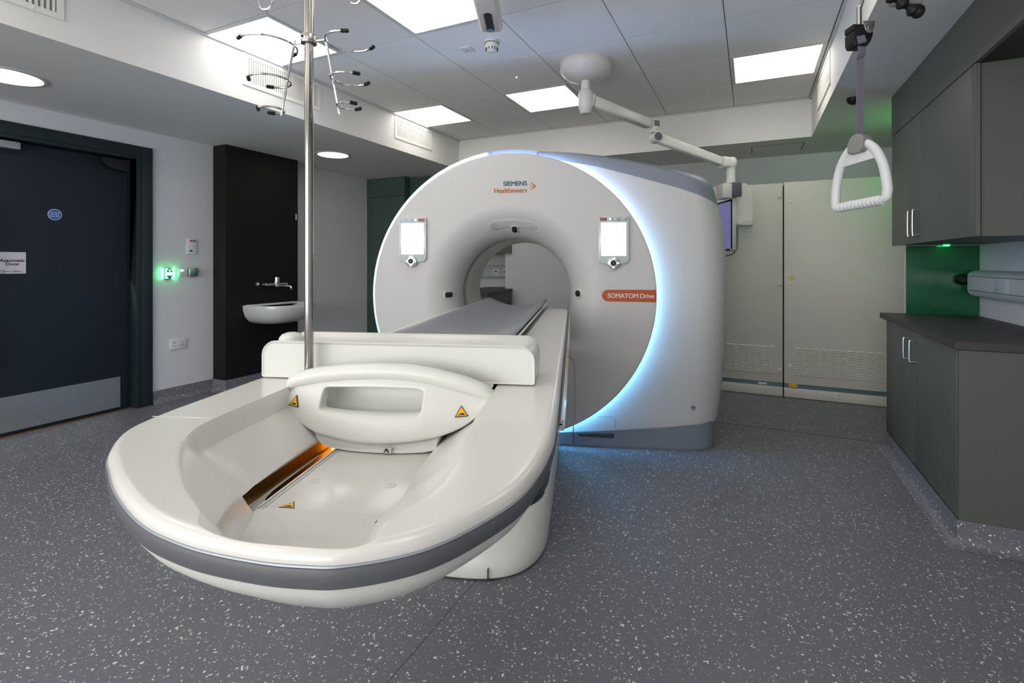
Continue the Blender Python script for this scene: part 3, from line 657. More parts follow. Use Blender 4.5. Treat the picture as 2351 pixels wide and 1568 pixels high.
# lower service hatch outline + grip recess
bm=B(); tube(bm,catmull([(.10,3.268,.202),(.195,3.268,.199),(.213,3.268,.192),(.217,3.268,.175),(.217,3.268,.105)],5),.0018,6); g.part('service_hatch_edge',bm,'boregr')
bm=B(); prism(bm,[(-.028,.088),(.207,.098),(.207,.073),(.20,.064),(-.01,.068),(-.022,.074)],3.2625,3.275,'y',.001); g.part('grip_recess',bm,mat('recess_dark',(.05,.055,.065),.6),parent=pl)
# side seam on disc beside the table
bm=B(); tube(bm,catmull([(-.10,3.232,.600),(-.075,3.232,.592),(-.052,3.232,.555),(-.045,3.232,.48),(-.045,3.232,.18)],8),.0016,6); g.part('cover_seam',bm,'boregr')
# lettering
YS=3.2335
g.part('brand_lettering',text_bm('SIEMENS',.042,(-.3555,YS,1.708),(1,0,0),(0,0,1),'RIGHT',.0015,font_x=1.02),'teal',smooth=0,label='teal lettering')
g.part('brand_lettering',text_bm('Healthineers',.0445,(-.3555,YS,1.6625),(1,0,0),(0,0,1),'RIGHT',.0011,font_x=.97),'ortext',smooth=0,label='orange lettering')
bm=B(); s_=.0196
for ix,iz,rr in ((0,0,.0018),(1,1,.0032),(1,-1,.0032),(2,0,.0042),(2,2,.0042),(2,-2,.0042),(3,1,.0058),(3,-1,.0058),(4,0,.0078)):
    lathe(bm,[(0,-.0006),(rr,-.0006),(rr,0)],(-.3475+ix*.0105,YS,1.7015+iz*.0108),'y',16)
g.part('brand_dots',bm,'ortext',smooth=0)
bm=B(); pts=[(CX_+.936*math.cos(a),CZ_+.936*math.sin(a)) for a in [math.radians(v) for v in (-2.2,-1,0,1,2.6)]]
pl_=[(.166+.0375*math.cos(a),.990+.0375*math.sin(a)) for a in [PI/2+PI*k/14 for k in range(15)]]+[(p[0],p[1]) for p in pts]
prism(bm,pl_,3.2325,3.2345,'y'); st=g.part('model_badge',bm,'orange',smooth=0,label='orange badge')
g.part('badge_lettering',text_bm('SOMATOM',.0425,(.163,3.2322,.975),(1,0,0),(0,0,1),'LEFT',.0014,font_x=.93),'paletext',parent=st,smooth=0)
g.part('badge_lettering',text_bm('Drive',.0425,(.366,3.2322,.975),(1,0,0),(0,0,1),'LEFT',.0014,font_x=.93),'paletext',parent=st,smooth=0)
bm=B(); lathe(bm,[(0,-.0015),(.012,-.0015),(.012,.004)],(.705,3.277,.275),'y',24); ic=g.part('round_sticker',bm,'navyink',smooth=0,label='small navy round sticker')
bm=B(); prism(bm,[(.698,.270),(.712,.270),(.707,.278),(.7045,.278),(.7045,.283),(.7025,.283),(.7025,.277)],3.2745,3.2755,'y'); g.part('symbol',bm,'wplate',parent=ic,smooth=0)
# laser windows at r=.44 and speaker arch
def on_disc(ang,r,off=0):
    a=math.radians(ang); y=prof_y(r); dy=(prof_y(r+.004)-prof_y(r-.004))/.008
    n=Vector((-dy*math.cos(a)*-1,-1,-dy*math.sin(a)*-1)).normalized()
    return Vector((CX_+r*math.cos(a),y,CZ_+r*math.sin(a)))+n*off,n
def window_at(ang,w,h,roundr):
    p,n=on_disc(ang,.444,.004); a=math.radians(ang)
    zz=n; xx=Vector((-math.sin(a),0,math.cos(a))); yy=zz.cross(xx).normalized()
    mt=Matrix((xx,yy,zz)).transposed().to_4x4(); mt.translation=p
    for (ww,hh,d0,d1,m_,nm) in ((w+.014,h+.014,-.012,.0035,'body','laser_bezel'),(w,h,.0,.0045,'window','laser_window')):
        t=bmesh.new(); prism(t,rrect(-ww/2,-hh/2,ww/2,hh/2,min(ww,hh)*.38,6),d0,d1,'z',.0008)
        bm=B(); merge(bm,t,mt); g.part(nm,bm,m_)
window_at(180.6,.036,.066,.015); window_at(1.4,.040,.052,.015); window_at(88,.036,.060,.015)
bm=B(); rows=[]
for k in range(41):
    a=90-19.5+39*k/40-1; row=[]
    e=max(0,abs(k-20)-16)/4; half=.030*math.sqrt(max(.02,1-e*e)); rm=.478
    for q in range(9):
        r=rm-half+2*half*q/8; ed=min(q,8-q)/8; p,n=on_disc(a,r,.0035 if 0<q<8 else -.001); row.append(tuple(p))
    rows.append(row)
grid(bm,rows); sp=g.part('speaker_panel',bm,'spk',smooth=60)
bm=B()
for iu in range(-4,5):
    for iv in range(-3,4):
        uu=iu*.0082+(.0041 if iv%2 else 0); vv=iv*.0072
        if uu*uu+vv*vv>.0285**2: continue
        a=104.3-math.degrees(uu/.478); p,n=on_disc(a,.478+vv,.0036)
        lathe(bm,[(0,-.0006),(.0019,-.0006),(.0019,.0006)],tuple(p),'y',8)
g.part('speaker_holes',bm,'seam',parent=sp,smooth=0)
bm=B(); p,n=on_disc(73.5,.478,.004); lathe(bm,[(.0,-.001),(.007,-.002),(.009,-.001),(.010,.001)],tuple(p),'y',20); g.part('microphone',bm,'boregr',parent=sp)
# control panels on the front
def control_panel(x0,x1,z0,z1,xk,stop_left):
    pan=g.part('control_panel',prism(B(),rrect(x0,z0,x1,z1,.030,8,.012),3.212,3.236,'y',.003),'panelg',label='touch panel with lit white screen')
    bm=B(); box(bm,(x0+.017,3.2105,z0+.05),(x1-.017,3.214,z1-.040)); g.part('screen',bm,'screen',parent=pan,smooth=0)
    wd=(x1-x0-.014)/4
    for k in range(4):
        a=x0+.007+wd*k; isr=(k==0) if stop_left else (k==3)
        bm=B(); box(bm,(a+.001,3.2095,z1-.026),(a+wd-.001,3.214,z1-.008),.001); g.part('button',bm,'stop' if isr else 'silver',parent=pan)
        if isr: g.part('stop_lettering',text_bm('STOP',.011,(a+wd/2,3.2093,z1-.0205),(1,0,0),(0,0,1),'CENTER'),'paletext',parent=pan,smooth=0)
    k=1 if stop_left else 2
    bm=B(); a=x0+.007+wd*(k+.5); lathe(bm,[(0,-.0008),(.0065,-.0005),(.0065,.001)],(a,3.209,z1-.017),'y',16); g.part('button_light',bm,mat('soft_white_led',(1,1,1),.4,emit=(1,1,1),es=2.2),parent=pan,smooth=0)
    kn=g.part('jog_dial',lathe(B(),[(0,3.197),(.013,3.197),(.014,3.1985),(.016,3.198),(.033,3.200),(.038,3.204),(.039,3.212),(.039,3.233)],(xk,0,z0+.003),'y',40),mat('dial_silver',(.55,.56,.62),.3,.6),parent=pan)
    bm=B(); lathe(bm,[(0,3.1955),(.0165,3.1955),(.017,3.1985)],(xk,0,z0+.003),'y',32); g.part('play_button',bm,'black',parent=pan,smooth=0)
    bm=B(); prism(bm,[(xk-.004,z0-.003),(xk-.004,z0+.009),(xk+.006,z0+.003)],3.1945,3.196,'y'); g.part('play_symbol',bm,'gripg',parent=pan,smooth=0)
    for dx,dz in ((0,.028),(0,-.028),(.028,0),(-.028,0)):
        bm=B(); prism(bm,rrect(xk+dx-.007,z0+.003+dz-.004,xk+dx+.007,z0+.003+dz+.004,.003,4),3.196,3.2,'y'); g.part('dial_light',bm,'screen',parent=pan,smooth=0)
control_panel(-1.222,-1.035,1.208,1.504,-1.135,False)
control_panel(.106,.296,1.196,1.496,.199,True)
# ================================================================== PATIENT TABLE
tb=Thing('patient_table','cream motorised patient table with rounded grey-edged end','table',(-.45,1.9,0),'G')
OL=[(-.840,3.255),(-.840,2.2),(-.840,1.3),(-.840,.98),(-.836,.874),(-.818,.795),(-.762,.715),(-.703,.662),(-.647,.616),(-.575,.566),(-.517,.533),(-.467,.513),(-.41,.497),(-.336,.4865),(-.285,.486),(-.25,.4905),(-.203,.510),(-.164,.538),(-.127,.584),(-.086,.656),(-.065,.734),(-.054,.816),(-.050,.895),(-.052,1.1),(-.058,1.4),(-.072,2.2),(-.092,3.255)]
OLd=[(p.x,p.y) for p in catmull([(a,b,0) for a,b in OL],8)]
ap=min(range(len(OLd)),key=lambda i:OLd[i][1]); APX,APY=OLd[ap]
LT=sorted([(y,x) for x,y in OLd[:ap+1]]); RT=sorted([(y,x) for x,y in OLd[ap:]])
def mono(T):
    out=[];
    for y,x in T:
        if not out or y>out[-1][0]+1e-5: out.append((y,x))
    return out
LT,RT=mono(LT),mono(RT)
def spl(P,n=8): return mono(sorted([(p.y,p.x) for p in catmull([(a,b,0) for a,b in P[:-1]],n)]))+[(P[-1][1],P[-1][0])]
tL=spl([(-.33,.487),(-.385,.495),(-.420,.508),(-.444,.525),(-.458,.545),(-.49,.572),(-.536,.61),(-.608,.682),(-.656,.742),(-.692,.81),(-.704,.877),(-.705,1.0),(-.705,3.3)])
tR=spl([(-.250,.487),(-.232,.497),(-.222,.512),(-.222,.535),(-.222,.560),(-.215,.580),(-.203,.605),(-.190,.645),(-.186,.694),(-.190,.781),(-.200,.86),(-.205,.95),(-.207,3.3)])
cL=spl([(-.305,.488),(-.355,.493),(-.385,.503),(-.415,.527),(-.455,.574),(-.503,.650),(-.545,.725),(-.586,.81),(-.600,.87),(-.604,1.0),(-.604,3.3)])
cR=spl([(-.278,.488),(-.252,.494),(-.238,.512),(-.240,.535),(-.258,.592),(-.283,.67),(-.300,.75),(-.312,.85),(-.322,.95),(-.325,3.3)])
def smooth_table(T):
    return mono([(p.x,p.y) for p in catmull([(a,b,0) for a,b in T[:-1]],8)])+[T[-1]]
ZC=smooth_table([(.484,.8995),(.494,.8985),(.502,.8965),(.512,.893),(.53,.887),(.576,.872),(.65,.848),(.72,.824),(.80,.798),(.86,.790),(.95,.790),(4,.790)])
def zc(y): return interp(y,ZC)
ZF=smooth_table([(.484,.8995),(.494,.898),(.501,.8945),(.510,.8885),(.53,.873),(.57,.846),(.62,.818),(.68,.795),(.74,.781),(.80,.775),(.9,.775),(4,.775)])
def zf(y): return interp(y,ZF)
def rim(d): 
    r=.015; return 0 if d>r else -(r-math.sqrt(max(0,r*r-(r-d)**2)))
ys=[]; N=150
for k in range(N+1):
    ys.append(APY+.00002+(1.25-APY)*(k/N)**1.8)
ys+= [1.35,1.5,1.8,2.2,2.7,3.24]
def dist_out(x,y):
    best=9
    for (ax,ay),(bx,by) in zip(OLd,OLd[1:]):
        if min(ay,by)-.05>y or max(ay,by)+.05<y: continue
        dx,dy=bx-ax,by-ay; t=((x-ax)*dx+(y-ay)*dy)/(dx*dx+dy*dy+1e-12); t=min(1,max(0,t)); best=min(best,math.hypot(x-ax-dx*t,y-ay-dy*t))
    return best
def lim(x,y,z):
    return min(z,.90+rim(dist_out(x,y))) if y<.60 else z
def deck_row(y,part):
    xl,xr=interp(y,LT),interp(y,RT); a=max(interp(y,tL),xl+.002); b=max(interp(y,cL),a+.002); c=max(interp(y,cR),b+.001); d_=min(max(interp(y,tR),c+.001),xr-.002)
    a=min(a,d_-.004); b=min(max(b,a+.001),d_-.003); c=min(max(c,b+.001),d_-.001)
    steep=sstep(.735,.82,y); out=[]
    zcc,zff=zc(y),zf(y)
    if part=='L':
        n=26
        for k in range(n+1):
            u=k/n; u=u**1.5 if True else u; x=xl+(a-xl)*u; z=.90
            if y<1.3:
                dd=dist_out(x,y) if x-xl<.05 or y<.56 else 1; z+=rim(dd)
            else: z+=rim(x-xl)
            out.append((x,y,z))
        # basin shoulder
        n=26
        for k in range(1,n+1):
            s=k/n; x=a+(b-a)*s; D=.90-zcc
            soft=sstep(0,1,s)*.35+.65*s**1.25
            wf=.36*steep; st_=wf*sstep(0,.11,s)+(1-wf)*(s*s/(s+.10)*1.10)
            out.append((x,y,lim(x,y,.90-D*st_)))
        return out
    if part=='R':
        n=22
        for k in range(n+1):
            s=1-k/n; x=c+(d_-c)*(1-s); D=.90-zcc
            wf=.36*steep; st_=wf*sstep(0,.11,s)+(1-wf)*(s*s/(s+.10)*1.10)
            soft=sstep(0,1,s)*.35+.65*s**1.25
            out.append((x,y,lim(x,y,.90-D*st_)))
        n=22
        for k in range(1,n+1):
            u=1-(1-k/n)**1.5; x=d_+(xr-d_)*u; z=.90
            if y<1.3:
                dd=dist_out(x,y) if xr-x<.05 or y<.56 else 1; z+=rim(dd)
            else: z+=rim(xr-x)
            out.append((x,y,z))
        return out
    # channel mouth
    n=24
    for k in range(n+1):
        s=k/n; x=b+(c-b)*s; e=min(s,1-s)*(c-b); z=zcc+(zff-zcc)*sstep(0,.022,e)
        out.append((x,y,lim(x,y,z)))
    return out
bm=B(); grid(bm,[deck_row(y,'L') for y in ys]); grid(bm,[deck_row(y,'R') for y in ys]); grid(bm,[deck_row(y,'C') for y in ys if y<.777]); ym=max(y for y in ys if y<.777); ysl=[y for y in ys if ym<=y<.806]; grid(bm,[[(-.556+(interp(y,cR)+.556)*k/8,y,zf(y)+(zc(y)-zf(y))*sstep(.9,1,k/8)) for k in range(9)] for y in ysl])
bmesh.ops.remove_doubles(bm,verts=bm.verts,dist=2e-5)
tb.part('deck',bm,'table',smooth=38,label='glossy cream deck')
# skirt: rim edge, silver line, grey bumper, underside
def inset(L,dn):
    out=[]; m=len(L)
    for i,(x,y) in enumerate(L):
        if dn>.03:
            cy=max(y,.90); v=Vector((-.445-x,cy-y)); out.append((x+v.x/v.length*dn,y+v.y/v.length*dn)); continue
        a=L[max(i-1,0)]; b=L[min(i+1,m-1)]; tx,ty=b[0]-a[0],b[1]-a[1]; l=math.hypot(tx,ty) or 1
        out.append((x+(-ty/l)*dn,y+(tx/l)*dn))
    return out
OE=[p for p in OLd]
def skirt(rowspec): 
    rows=[]
    for dn,z in rowspec: rows.append([(x,y,z) for x,y in inset(OE,dn)])
    return rows
bm=B(); grid(bm,skirt([(.0,.886),(.0,.8845),(.004,.884)])); tb.part('deck_edge',bm,'table',smooth=60)
bm=B(); grid(bm,skirt([(.003,.8845),(-.0015,.8842),(-.002,.8825),(.002,.882)])); tb.part('silver_trim',bm,'silver',smooth=60)
bm=B(); grid(bm,skirt([(.004,.8822),(-.001,.882),(-.0025,.880),(-.003,.868),(-.001,.8595),(.004,.8585)])); tb.part('bumper',bm,'band',smooth=60,label='slate grey bumper strip')
bm=B(); grid(bm,skirt([(.003,.859),(.006,.848),(.014,.836),(.028,.823),(.05,.807),(.085,.788),(.13,.772),(.17,.762),(.20,.757),(.24,.755)])); tb.part('underside',bm,'scoop',smooth=70)
# crease line across the deck near the bend
bm=B(); tube(bm,[(-.835,.874,.8995),(-.74,.876,.9),(-.712,.8765,.8996)],.0006,5); tb.part('deck_crease',bm,'table')
# sliding plate with screws and warning label
bm=B(); box(bm,(-.561,.791,.770),(-.275,1.6,.775),.001); box(bm,(-.54,.74,.768),(-.275,.80,.7735)); pt=tb.part('slide_plate',bm,'table')
bm=B(); box(bm,(-.557,.795,.775),(-.5535,1.6,.7785),.001); box(bm,(-.548,.795,.775),(-.546,1.6,.777),.0005); tb.part('plate_rail',bm,'table',parent=pt)
for x,y in ((-.514,.908),(-.361,.908)):
    bm=B(); lathe(bm,[(0,.0018),(.008,.0016),(.0095,.0006),(.0100,0)],(x,y,.775)); lathe(bm,[(0,.0025),(.002,.0023),(.0025,.0017)],(x-.001,y+.002,.775)); tb.part('screw_cap',bm,'scoop',parent=pt)
# slot with amber lit metal
bm=B(); grid(bm,[[(-.606,y,.792),(-.604,y,.690),(-.555,y,.680),(-.553,y,.772)] for y in [.770+.02*k for k in range(43)]]); tb.part('slot_channel',bm,'amber',smooth=30,label='amber metal channel in slot')
bm=B(); box(bm,(-.600,1.13,.70),(-.585,1.16,.765),.002); tb.part('slot_lamp',bm,'ambled',smooth=0)
bm=B(); box(bm,(-.6045,.766,.68),(-.553,.770,.772)); tb.part('slot_end',bm,'bellow',smooth=0)
bm=B(); grid(bm,[[(-.604,y,.7905),(-.6045,y,.785),(-.6075,y,.782)] for y in (.86,1.0,1.6,3.2)]); tb.part('slot_lip',bm,'table')
# warning triangles
def triangle(t,parent,c,xd,yd,s,name='warning_label'):
    xd=Vector(xd).normalized(); yd=Vector(yd); yd=(yd-xd*yd.dot(xd)).normalized(); n=xd.cross(yd); c=Vector(c)
    def pr(poly,d0,d1,m_,nm,par):
        bm=B(); A=[bm.verts.new(c+xd*a+yd*b+n*d0) for a,b in poly]; C=[bm.verts.new(c+xd*a+yd*b+n*d1) for a,b in poly]; m=len(poly)
        bm.faces.new(C); 
        for i in range(m): bm.faces.new([A[i],A[(i+1)%m],C[(i+1)%m],C[i]])
        return t.part(nm,bm,m_,parent=par,smooth=0,label='yellow hand-crush warning triangle' if nm==name else None)
    h=s*.8
    o=pr([(-s*.5,-h*.4),(s*.5,-h*.4),(0,h*.6)],-.001,.0004,'ink',name,parent)
    q=.80; pr([(-s*.5*q,-h*.4*q),(s*.5*q,-h*.4*q),(0,h*.6*q)],.0,.0007,'yellow','triangle_field',o)
    pr([(-.24*s,-.20*s),(.20*s,-.20*s),(.24*s,-.13*s),(.16*s,-.08*s),(.03*s,-.07*s),(-.03*s,-.03*s),(-.07*s,-.05*s),(-.03*s,-.12*s),(-.24*s,-.14*s)],.0,.001,'ink','hand_symbol',o)
triangle(tb,pt,(-.508,.812,.775),(1,.0,0),(.2,1,0),.030)
# cradle under the mattress: U section
def cr_z(u): return .800+.098*abs(u)**2.0
bm=B(); rows=[]
for y in (1.215,1.3,1.4,2.0,2.6,3.2,3.42):
    outer=[(-.455+.25*u,y,cr_z(u)) for u in [k/12-1 for k in range(25)]]; inner_=[(-.455+.243*u,y,cr_z(u)+.018) for u in [1-k/12 for k in range(25)]]
    rows.append(outer+inner_)
bm2=grid(bm,rows,closed=True); tb.part('cradle',bm,'scoop',smooth=50)
# mattress
bm=B(); rows=[]
mp=[(-.205,.940),(-.212,.950),(-.208,.958),(-.196,.961),(-.18,.957),(-.15,.943),(-.11,.926),(-.06,.913),(0,.908),(.06,.912),(.11,.924),(.15,.940),(.18,.954),(.196,.958),(.208,.955),(.212,.946),(.205,.936),(.16,.915),(.10,.899),(0,.888),(-.10,.899),(-.16,.917)]
for y,s,dz in ((1.37,.99,-.01),(1.385,1,0),(2.2,1,0),(3.0,1,0),(3.36,1,0),(3.40,.985,-.002),(3.41,.96,-.006)):
    rows.append([(-.444+x*s,y,.922+(z-.922)*s+dz) for x,z in mp])
V=grid(bm,rows,closed=True); bm.faces.new(V[0]); bm.faces.new(V[-1][::-1])
tb.part('mattress',bm,'pad',smooth=60,label='grey vinyl mattress')
bm=B(); rows=[]
for y in (1.37,3.42): rows.append([(-.444+x,y,z) for x,z in ((-.214,.94),(-.218,.935),(-.20,.905),(-.1,.885),(0,.872),(.1,.885),(.20,.905),(.218,.932),(.213,.937))])
grid(bm,rows); tb.part('mattress_tray',bm,'scoop')
bm=B(); box(bm,(-.2235,1.36,.880),(-.2075,3.24,.888)); tb.part('rail_gap_shade',bm,'dark',smooth=0)  # shaded gap beside the mattress, painted as a black strip
# transverse box over the table
bx=tb.part('cross_bar',None or (lambda bm:(grid(bm,[[( -.829 if False else x,yy,z) for x,z in pr] for yy,pr in [
    (1.203,rrect(-.823,.907,-.120,.990,.004,5,.030)),(1.200,rrect(-.829,.903,-.114,.995,.006,5,.034)),(1.204,rrect(-.8295,.903,-.1135,.9975,.006,5,.036)),(1.212,rrect(-.829,.903,-.114,.9935,.006,5,.036)),
    (1.235,rrect(-.829,.903,-.114,.986,.006,5,.034)),(1.30,rrect(-.828,.903,-.114,.986,.006,5,.034)),(1.335,rrect(-.828,.903,-.114,.996,.006,5,.036)),(1.345,rrect(-.828,.903,-.114,1.002,.006,5,.038)),(1.352,rrect(-.828,.903,-.114,1.001,.006,5,.038)),(1.357,rrect(-.826,.905,-.116,.996,.006,5,.036))]],closed=True),bm)[1])(B()),'scoop',smooth=45)
bm=B(); prism(bm,rrect(-.823,.907,-.120,.990,.004,5,.030),1.2029,1.2031,'y'); prism(bm,rrect(-.82,.91,-.12,.99,.004,5,.03),1.355,1.3569,'y'); tb.part('bar_end_face',bm,'scoop',parent=bx,smooth=0)
bm=B(); lathe(bm,[(0,.026),(.012,.0255),(.024,.021),(.031,.013),(.034,0)],(-.790,1.272,.984)); tb.part('end_knob',bm,'scoop',parent=bx)
bm=B(); box(bm,(-.80,1.215,.8995),(-.13,1.34,.904)); tb.part('bar_foot',bm,'bellow',parent=bx,smooth=0)
# cradle end: lens-shaped handle shell
TZ=[(-1,.908),(-.93,.929),(-.88,.935),(-.65,.9492),(-.36,.9589),(-.06,.9641),(.23,.9626),(.466,.9536),(.70,.9386),(.87,.923),(1,.903)]
BZ=[(-1,.870),(-.93,.846),(-.79,.8247),(-.58,.807),(-.36,.799),(-.1,.7964),(.13,.797),(.35,.8024),(.565,.811),(.74,.8266),(.88,.8516),(.97,.884),(1,.893)]
def top_z(u): return interp(u,TZ)
def bot_z(u): return interp(u,BZ)
def old_top(u): return interp(u,[(-1.0,.893),(-.9,.912),(-.75,.930),(-.5,.949),(-.2,.961),(.05,.963),(.3,.957),(.55,.942),(.75,.924),(.9,.908),(1.0,.893)])
def old_bot(u): return interp(u,[(-1.0,.884),(-.93,.868),(-.82,.846),(-.66,.824),(-.45,.805),(-.2,.795),(0,.793),(.2,.796),(.45,.807),(.66,.827),(.82,.848),(.93,.868),(1.0,.884)])
us=[-1,-.97,-.92,-.86,-.78,-.70,-.585,-.565,-.5,-.3,-.1,.1,.28,.385,.405,.45,.55,.66,.76,.85,.92,.97,1]
def lens(bmx,back):
    rows=[]
    for k in range(13):
        f=k/12; row=[]
        for u in us:
            zt,zb=top_z(u)-.016,bot_z(u); z=zb+(zt-zb)*f
            y=1.045+.070*f+.07*u*u*(1-.5*f)+(.026 if back else 0)
            if not back: y+=-.012*math.sin(PI*f)
            row.append((-.458+.257*u,y,z))
        rows.append(row)
    return rows
F_=lens(None,False); K_=lens(None,True)
SLOT_U=(7,13); SLOT_K=(5,9)
bm=B(); VF=[[bm.verts.new(p) for p in r] for r in F_]; VK=[[bm.verts.new((p[0],p[1],p[2])) for p in r] for r in K_]
nu=len(us)
for i in range(12):
    for j in range(nu-1):
        hole=SLOT_U[0]<=j<SLOT_U[1] and SLOT_K[0]<=i<SLOT_K[1]
        if not hole:
            bm.faces.new([VF[i][j],VF[i][j+1],VF[i+1][j+1],VF[i+1][j]]); bm.faces.new([VK[i][j],VK[i+1][j],VK[i+1][j+1],VK[i][j+1]])
for j in range(nu-1):
    bm.faces.new([VF[0][j],VK[0][j],VK[0][j+1],VF[0][j+1]]); bm.faces.new([VF[12][j],VF[12][j+1],VK[12][j+1],VK[12][j]])
for i in range(12):
    bm.faces.new([VF[i][0],VF[i+1][0],VK[i+1][0],VK[i][0]]); bm.faces.new([VF[i][-1],VK[i][-1],VK[i+1][-1],VF[i+1][-1]])
for j in range(*SLOT_U):
    for i in (SLOT_K[0],SLOT_K[1]): bm.faces.new([VF[i][j],VF[i][j+1],VK[i][j+1],VK[i][j]])
for i in range(*SLOT_K):
    for j in (SLOT_U[0],SLOT_U[1]): bm.faces.new([VF[i][j],VF[i+1][j],VK[i+1][j],VK[i][j]])
hs=tb.part('handle_shell',bm,'scoop',smooth=180,sub=2,label='white lens-shaped handle shell')
# rolled rim along the top of the shell
bm=B(); pts=[]; rad=[]
for k in range(81):
    u=-1+2*k/80; pts.append((-.458+.257*u,1.116+.022*u*u,top_z(u)-.019)); rad.append((.0205-.004*abs(u)**6)*(1 if abs(u)<.91 else math.sqrt(max(.01,1-((abs(u)-.91)/.092)**2))))
tube(bm,pts,.02,16,radii=rad,flat=(1,1)); tb.part('rim_roll',bm,'scoop',parent=hs,smooth=70)
bm=B(); rows=[]
for y,dz in ((1.12,-.105),(1.145,-.10),(1.165,-.085),(1.185,-.055),(1.197,-.02),(1.199,.0)):
    rows.append([(-.455+.24*u,y,max(.905+dz,.80+.098*u*u)) for u in [k/12-1 for k in range(25)]])
grid(bm,rows); tb.part('inner_scoop',bm,'scoop',smooth=80)
# rounded ear at the right end
bm=B(); tube(bm,[(-.236,1.150,.893),(-.234,1.149,.893),(-.226,1.146,.892),(-.215,1.140,.889),(-.207,1.132,.885),(-.202,1.126,.882),(-.201,1.124,.881)],.01,18,radii=[.001,.009,.0155,.018,.016,.009,.001]); tb.part('end_ear',bm,'scoop',parent=hs,smooth=70)
# lip below
bm=B(); rows=[]
def lipsec(dy,sx,zlo,zhi): return [(-.457+x*sx,1.050+dy+.070*(x/.257)**2,z) for x,z in ((-.158,zhi),(-.152,(zlo+zhi)/2+.003),(-.140,zlo+.008),(-.115,zlo+.0015),(-.06,zlo),(0,zlo),(.06,zlo),(.11,zlo+.001),(.135,zlo+.005),(.142,zhi),(.07,zhi+.002),(0,zhi+.002),(-.08,zhi+.002))]
for dy,sx,zl,zh in ((.006,.96,.785,.806),(.002,.985,.7785,.808),(.008,1,.776,.812),(.15,1,.776,.812)): rows.append(lipsec(dy,sx,zl,zh))
V=grid(bm,rows,closed=True); bm.faces.new(V[0]); tb.part('lower_lip',bm,'scoop',smooth=60,parent=hs)
bm=B(); prism(bm,[(-.437,.780),(-.417,.780),(-.417,.792),(-.437,.792)],1.0485,1.0525,'y'); sk=tb.part('small_label',bm,'paletext',smooth=0,parent=hs)
bm=B()
prism(bm,[(-.4345,.7885),(-.4325,.7885),(-.4275,.793),(-.423,.7885),(-.421,.7885),(-.4255,.795),(-.4215,.7935),(-.4215,.7945),(-.426,.797),(-.4275,.799),(-.429,.797),(-.4325,.7955),(-.4325,.7945),(-.4295,.795)],1.0478,1.0486,'y'); bmesh.ops.translate(bm,verts=bm.verts,vec=(0,0,-.0072)); bm.faces.ensure_lookup_table()
sk2=tb.part('walking_symbol',bm,'ink',smooth=0,parent=hs)
def lens_pt(u,f):
    zt,zb=top_z(u)-.016,bot_z(u); z=zb+(zt-zb)*f; return Vector((-.458+.257*u,1.045+.070*f+.07*u*u*(1-.5*f)-.012*math.sin(PI*f),z))
for u,f,s in ((.735,.40,.031),(-.845,.42,.033)):
    p=lens_pt(u,f); xd=lens_pt(u+.02,f)-lens_pt(u-.02,f); xd.z*=.2; yd=lens_pt(u,f+.05)-lens_pt(u,f-.05); n=xd.normalized().cross(yd.normalized())
    if n.y>0: n=-n
    triangle(tb,hs,p+n*.0022,xd,yd,s)
bm=B(); box(bm,(-.405,1.168,.832),(-.392,1.172,.8345)); bm.free()
# side rail on the right and its nose piece
bm=B()
for z,r in ((.868,.006),(.880,.004)): tube(bm,[(-.040,1.00,z),(-.045,1.4,z),(-.060,2.2,z),(-.080,3.22,z)],r,10)
tb.part('side_rail',bm,'chrome')
bm=B(); box(bm,(-.062,1.05,.845),(-.046,3.2,.892),.003); bm.free()
# base: lift column, bellows and foot
def baseplan(w,f,b=3.2,p=2.6,n=40):
    out=[]; cx=-.45
    for k in range(n):
        a=PI+PI*k/(n-1); c,s=math.cos(a),math.sin(a)
        out.append((cx+w*math.copysign(abs(c)**(2/p),c),f+.34+.34*math.copysign(abs(s)**(2/p),s)))
    return out+[(cx+w,b),(cx-w,b)]
def loft(spec):
    bm=B(); grid(bm,[[(x,y,z) for x,y in baseplan(w,f)] for w,f,z in spec],closed=True); return bm
tb.part('foot_gasket',loft([(.292,1.845,.0),(.292,1.845,.012)]),'black')
tb.part('foot',loft([(.300,1.835,.008),(.305,1.832,.02),(.309,1.836,.05),(.310,1.855,.09),(.309,1.89,.13),(.307,1.93,.165),(.304,1.97,.19),(.300,1.99,.197)]),'scoop',smooth=60)
bm=B(); box(bm,(-.352,1.828,.004),(-.350,1.85,.05)); tb.part('foot_joint',bm,'seam',smooth=0)
sp_=[]
for k in range(13): sp_.append((.302-(.010 if k%2 else 0),1.965+(.010 if k%2 else 0),.190+.0118*k))
tb.part('bellows',loft(sp_),'bellow',smooth=20,label='dark ribbed bellows')
tb.part('lift_column',loft([(.302,1.95,.332),(.304,1.93,.35),(.303,1.9,.60),(.29,1.5,.64),(.25,1.1,.655),(.2,.9,.66)]),'scoop',smooth=60)
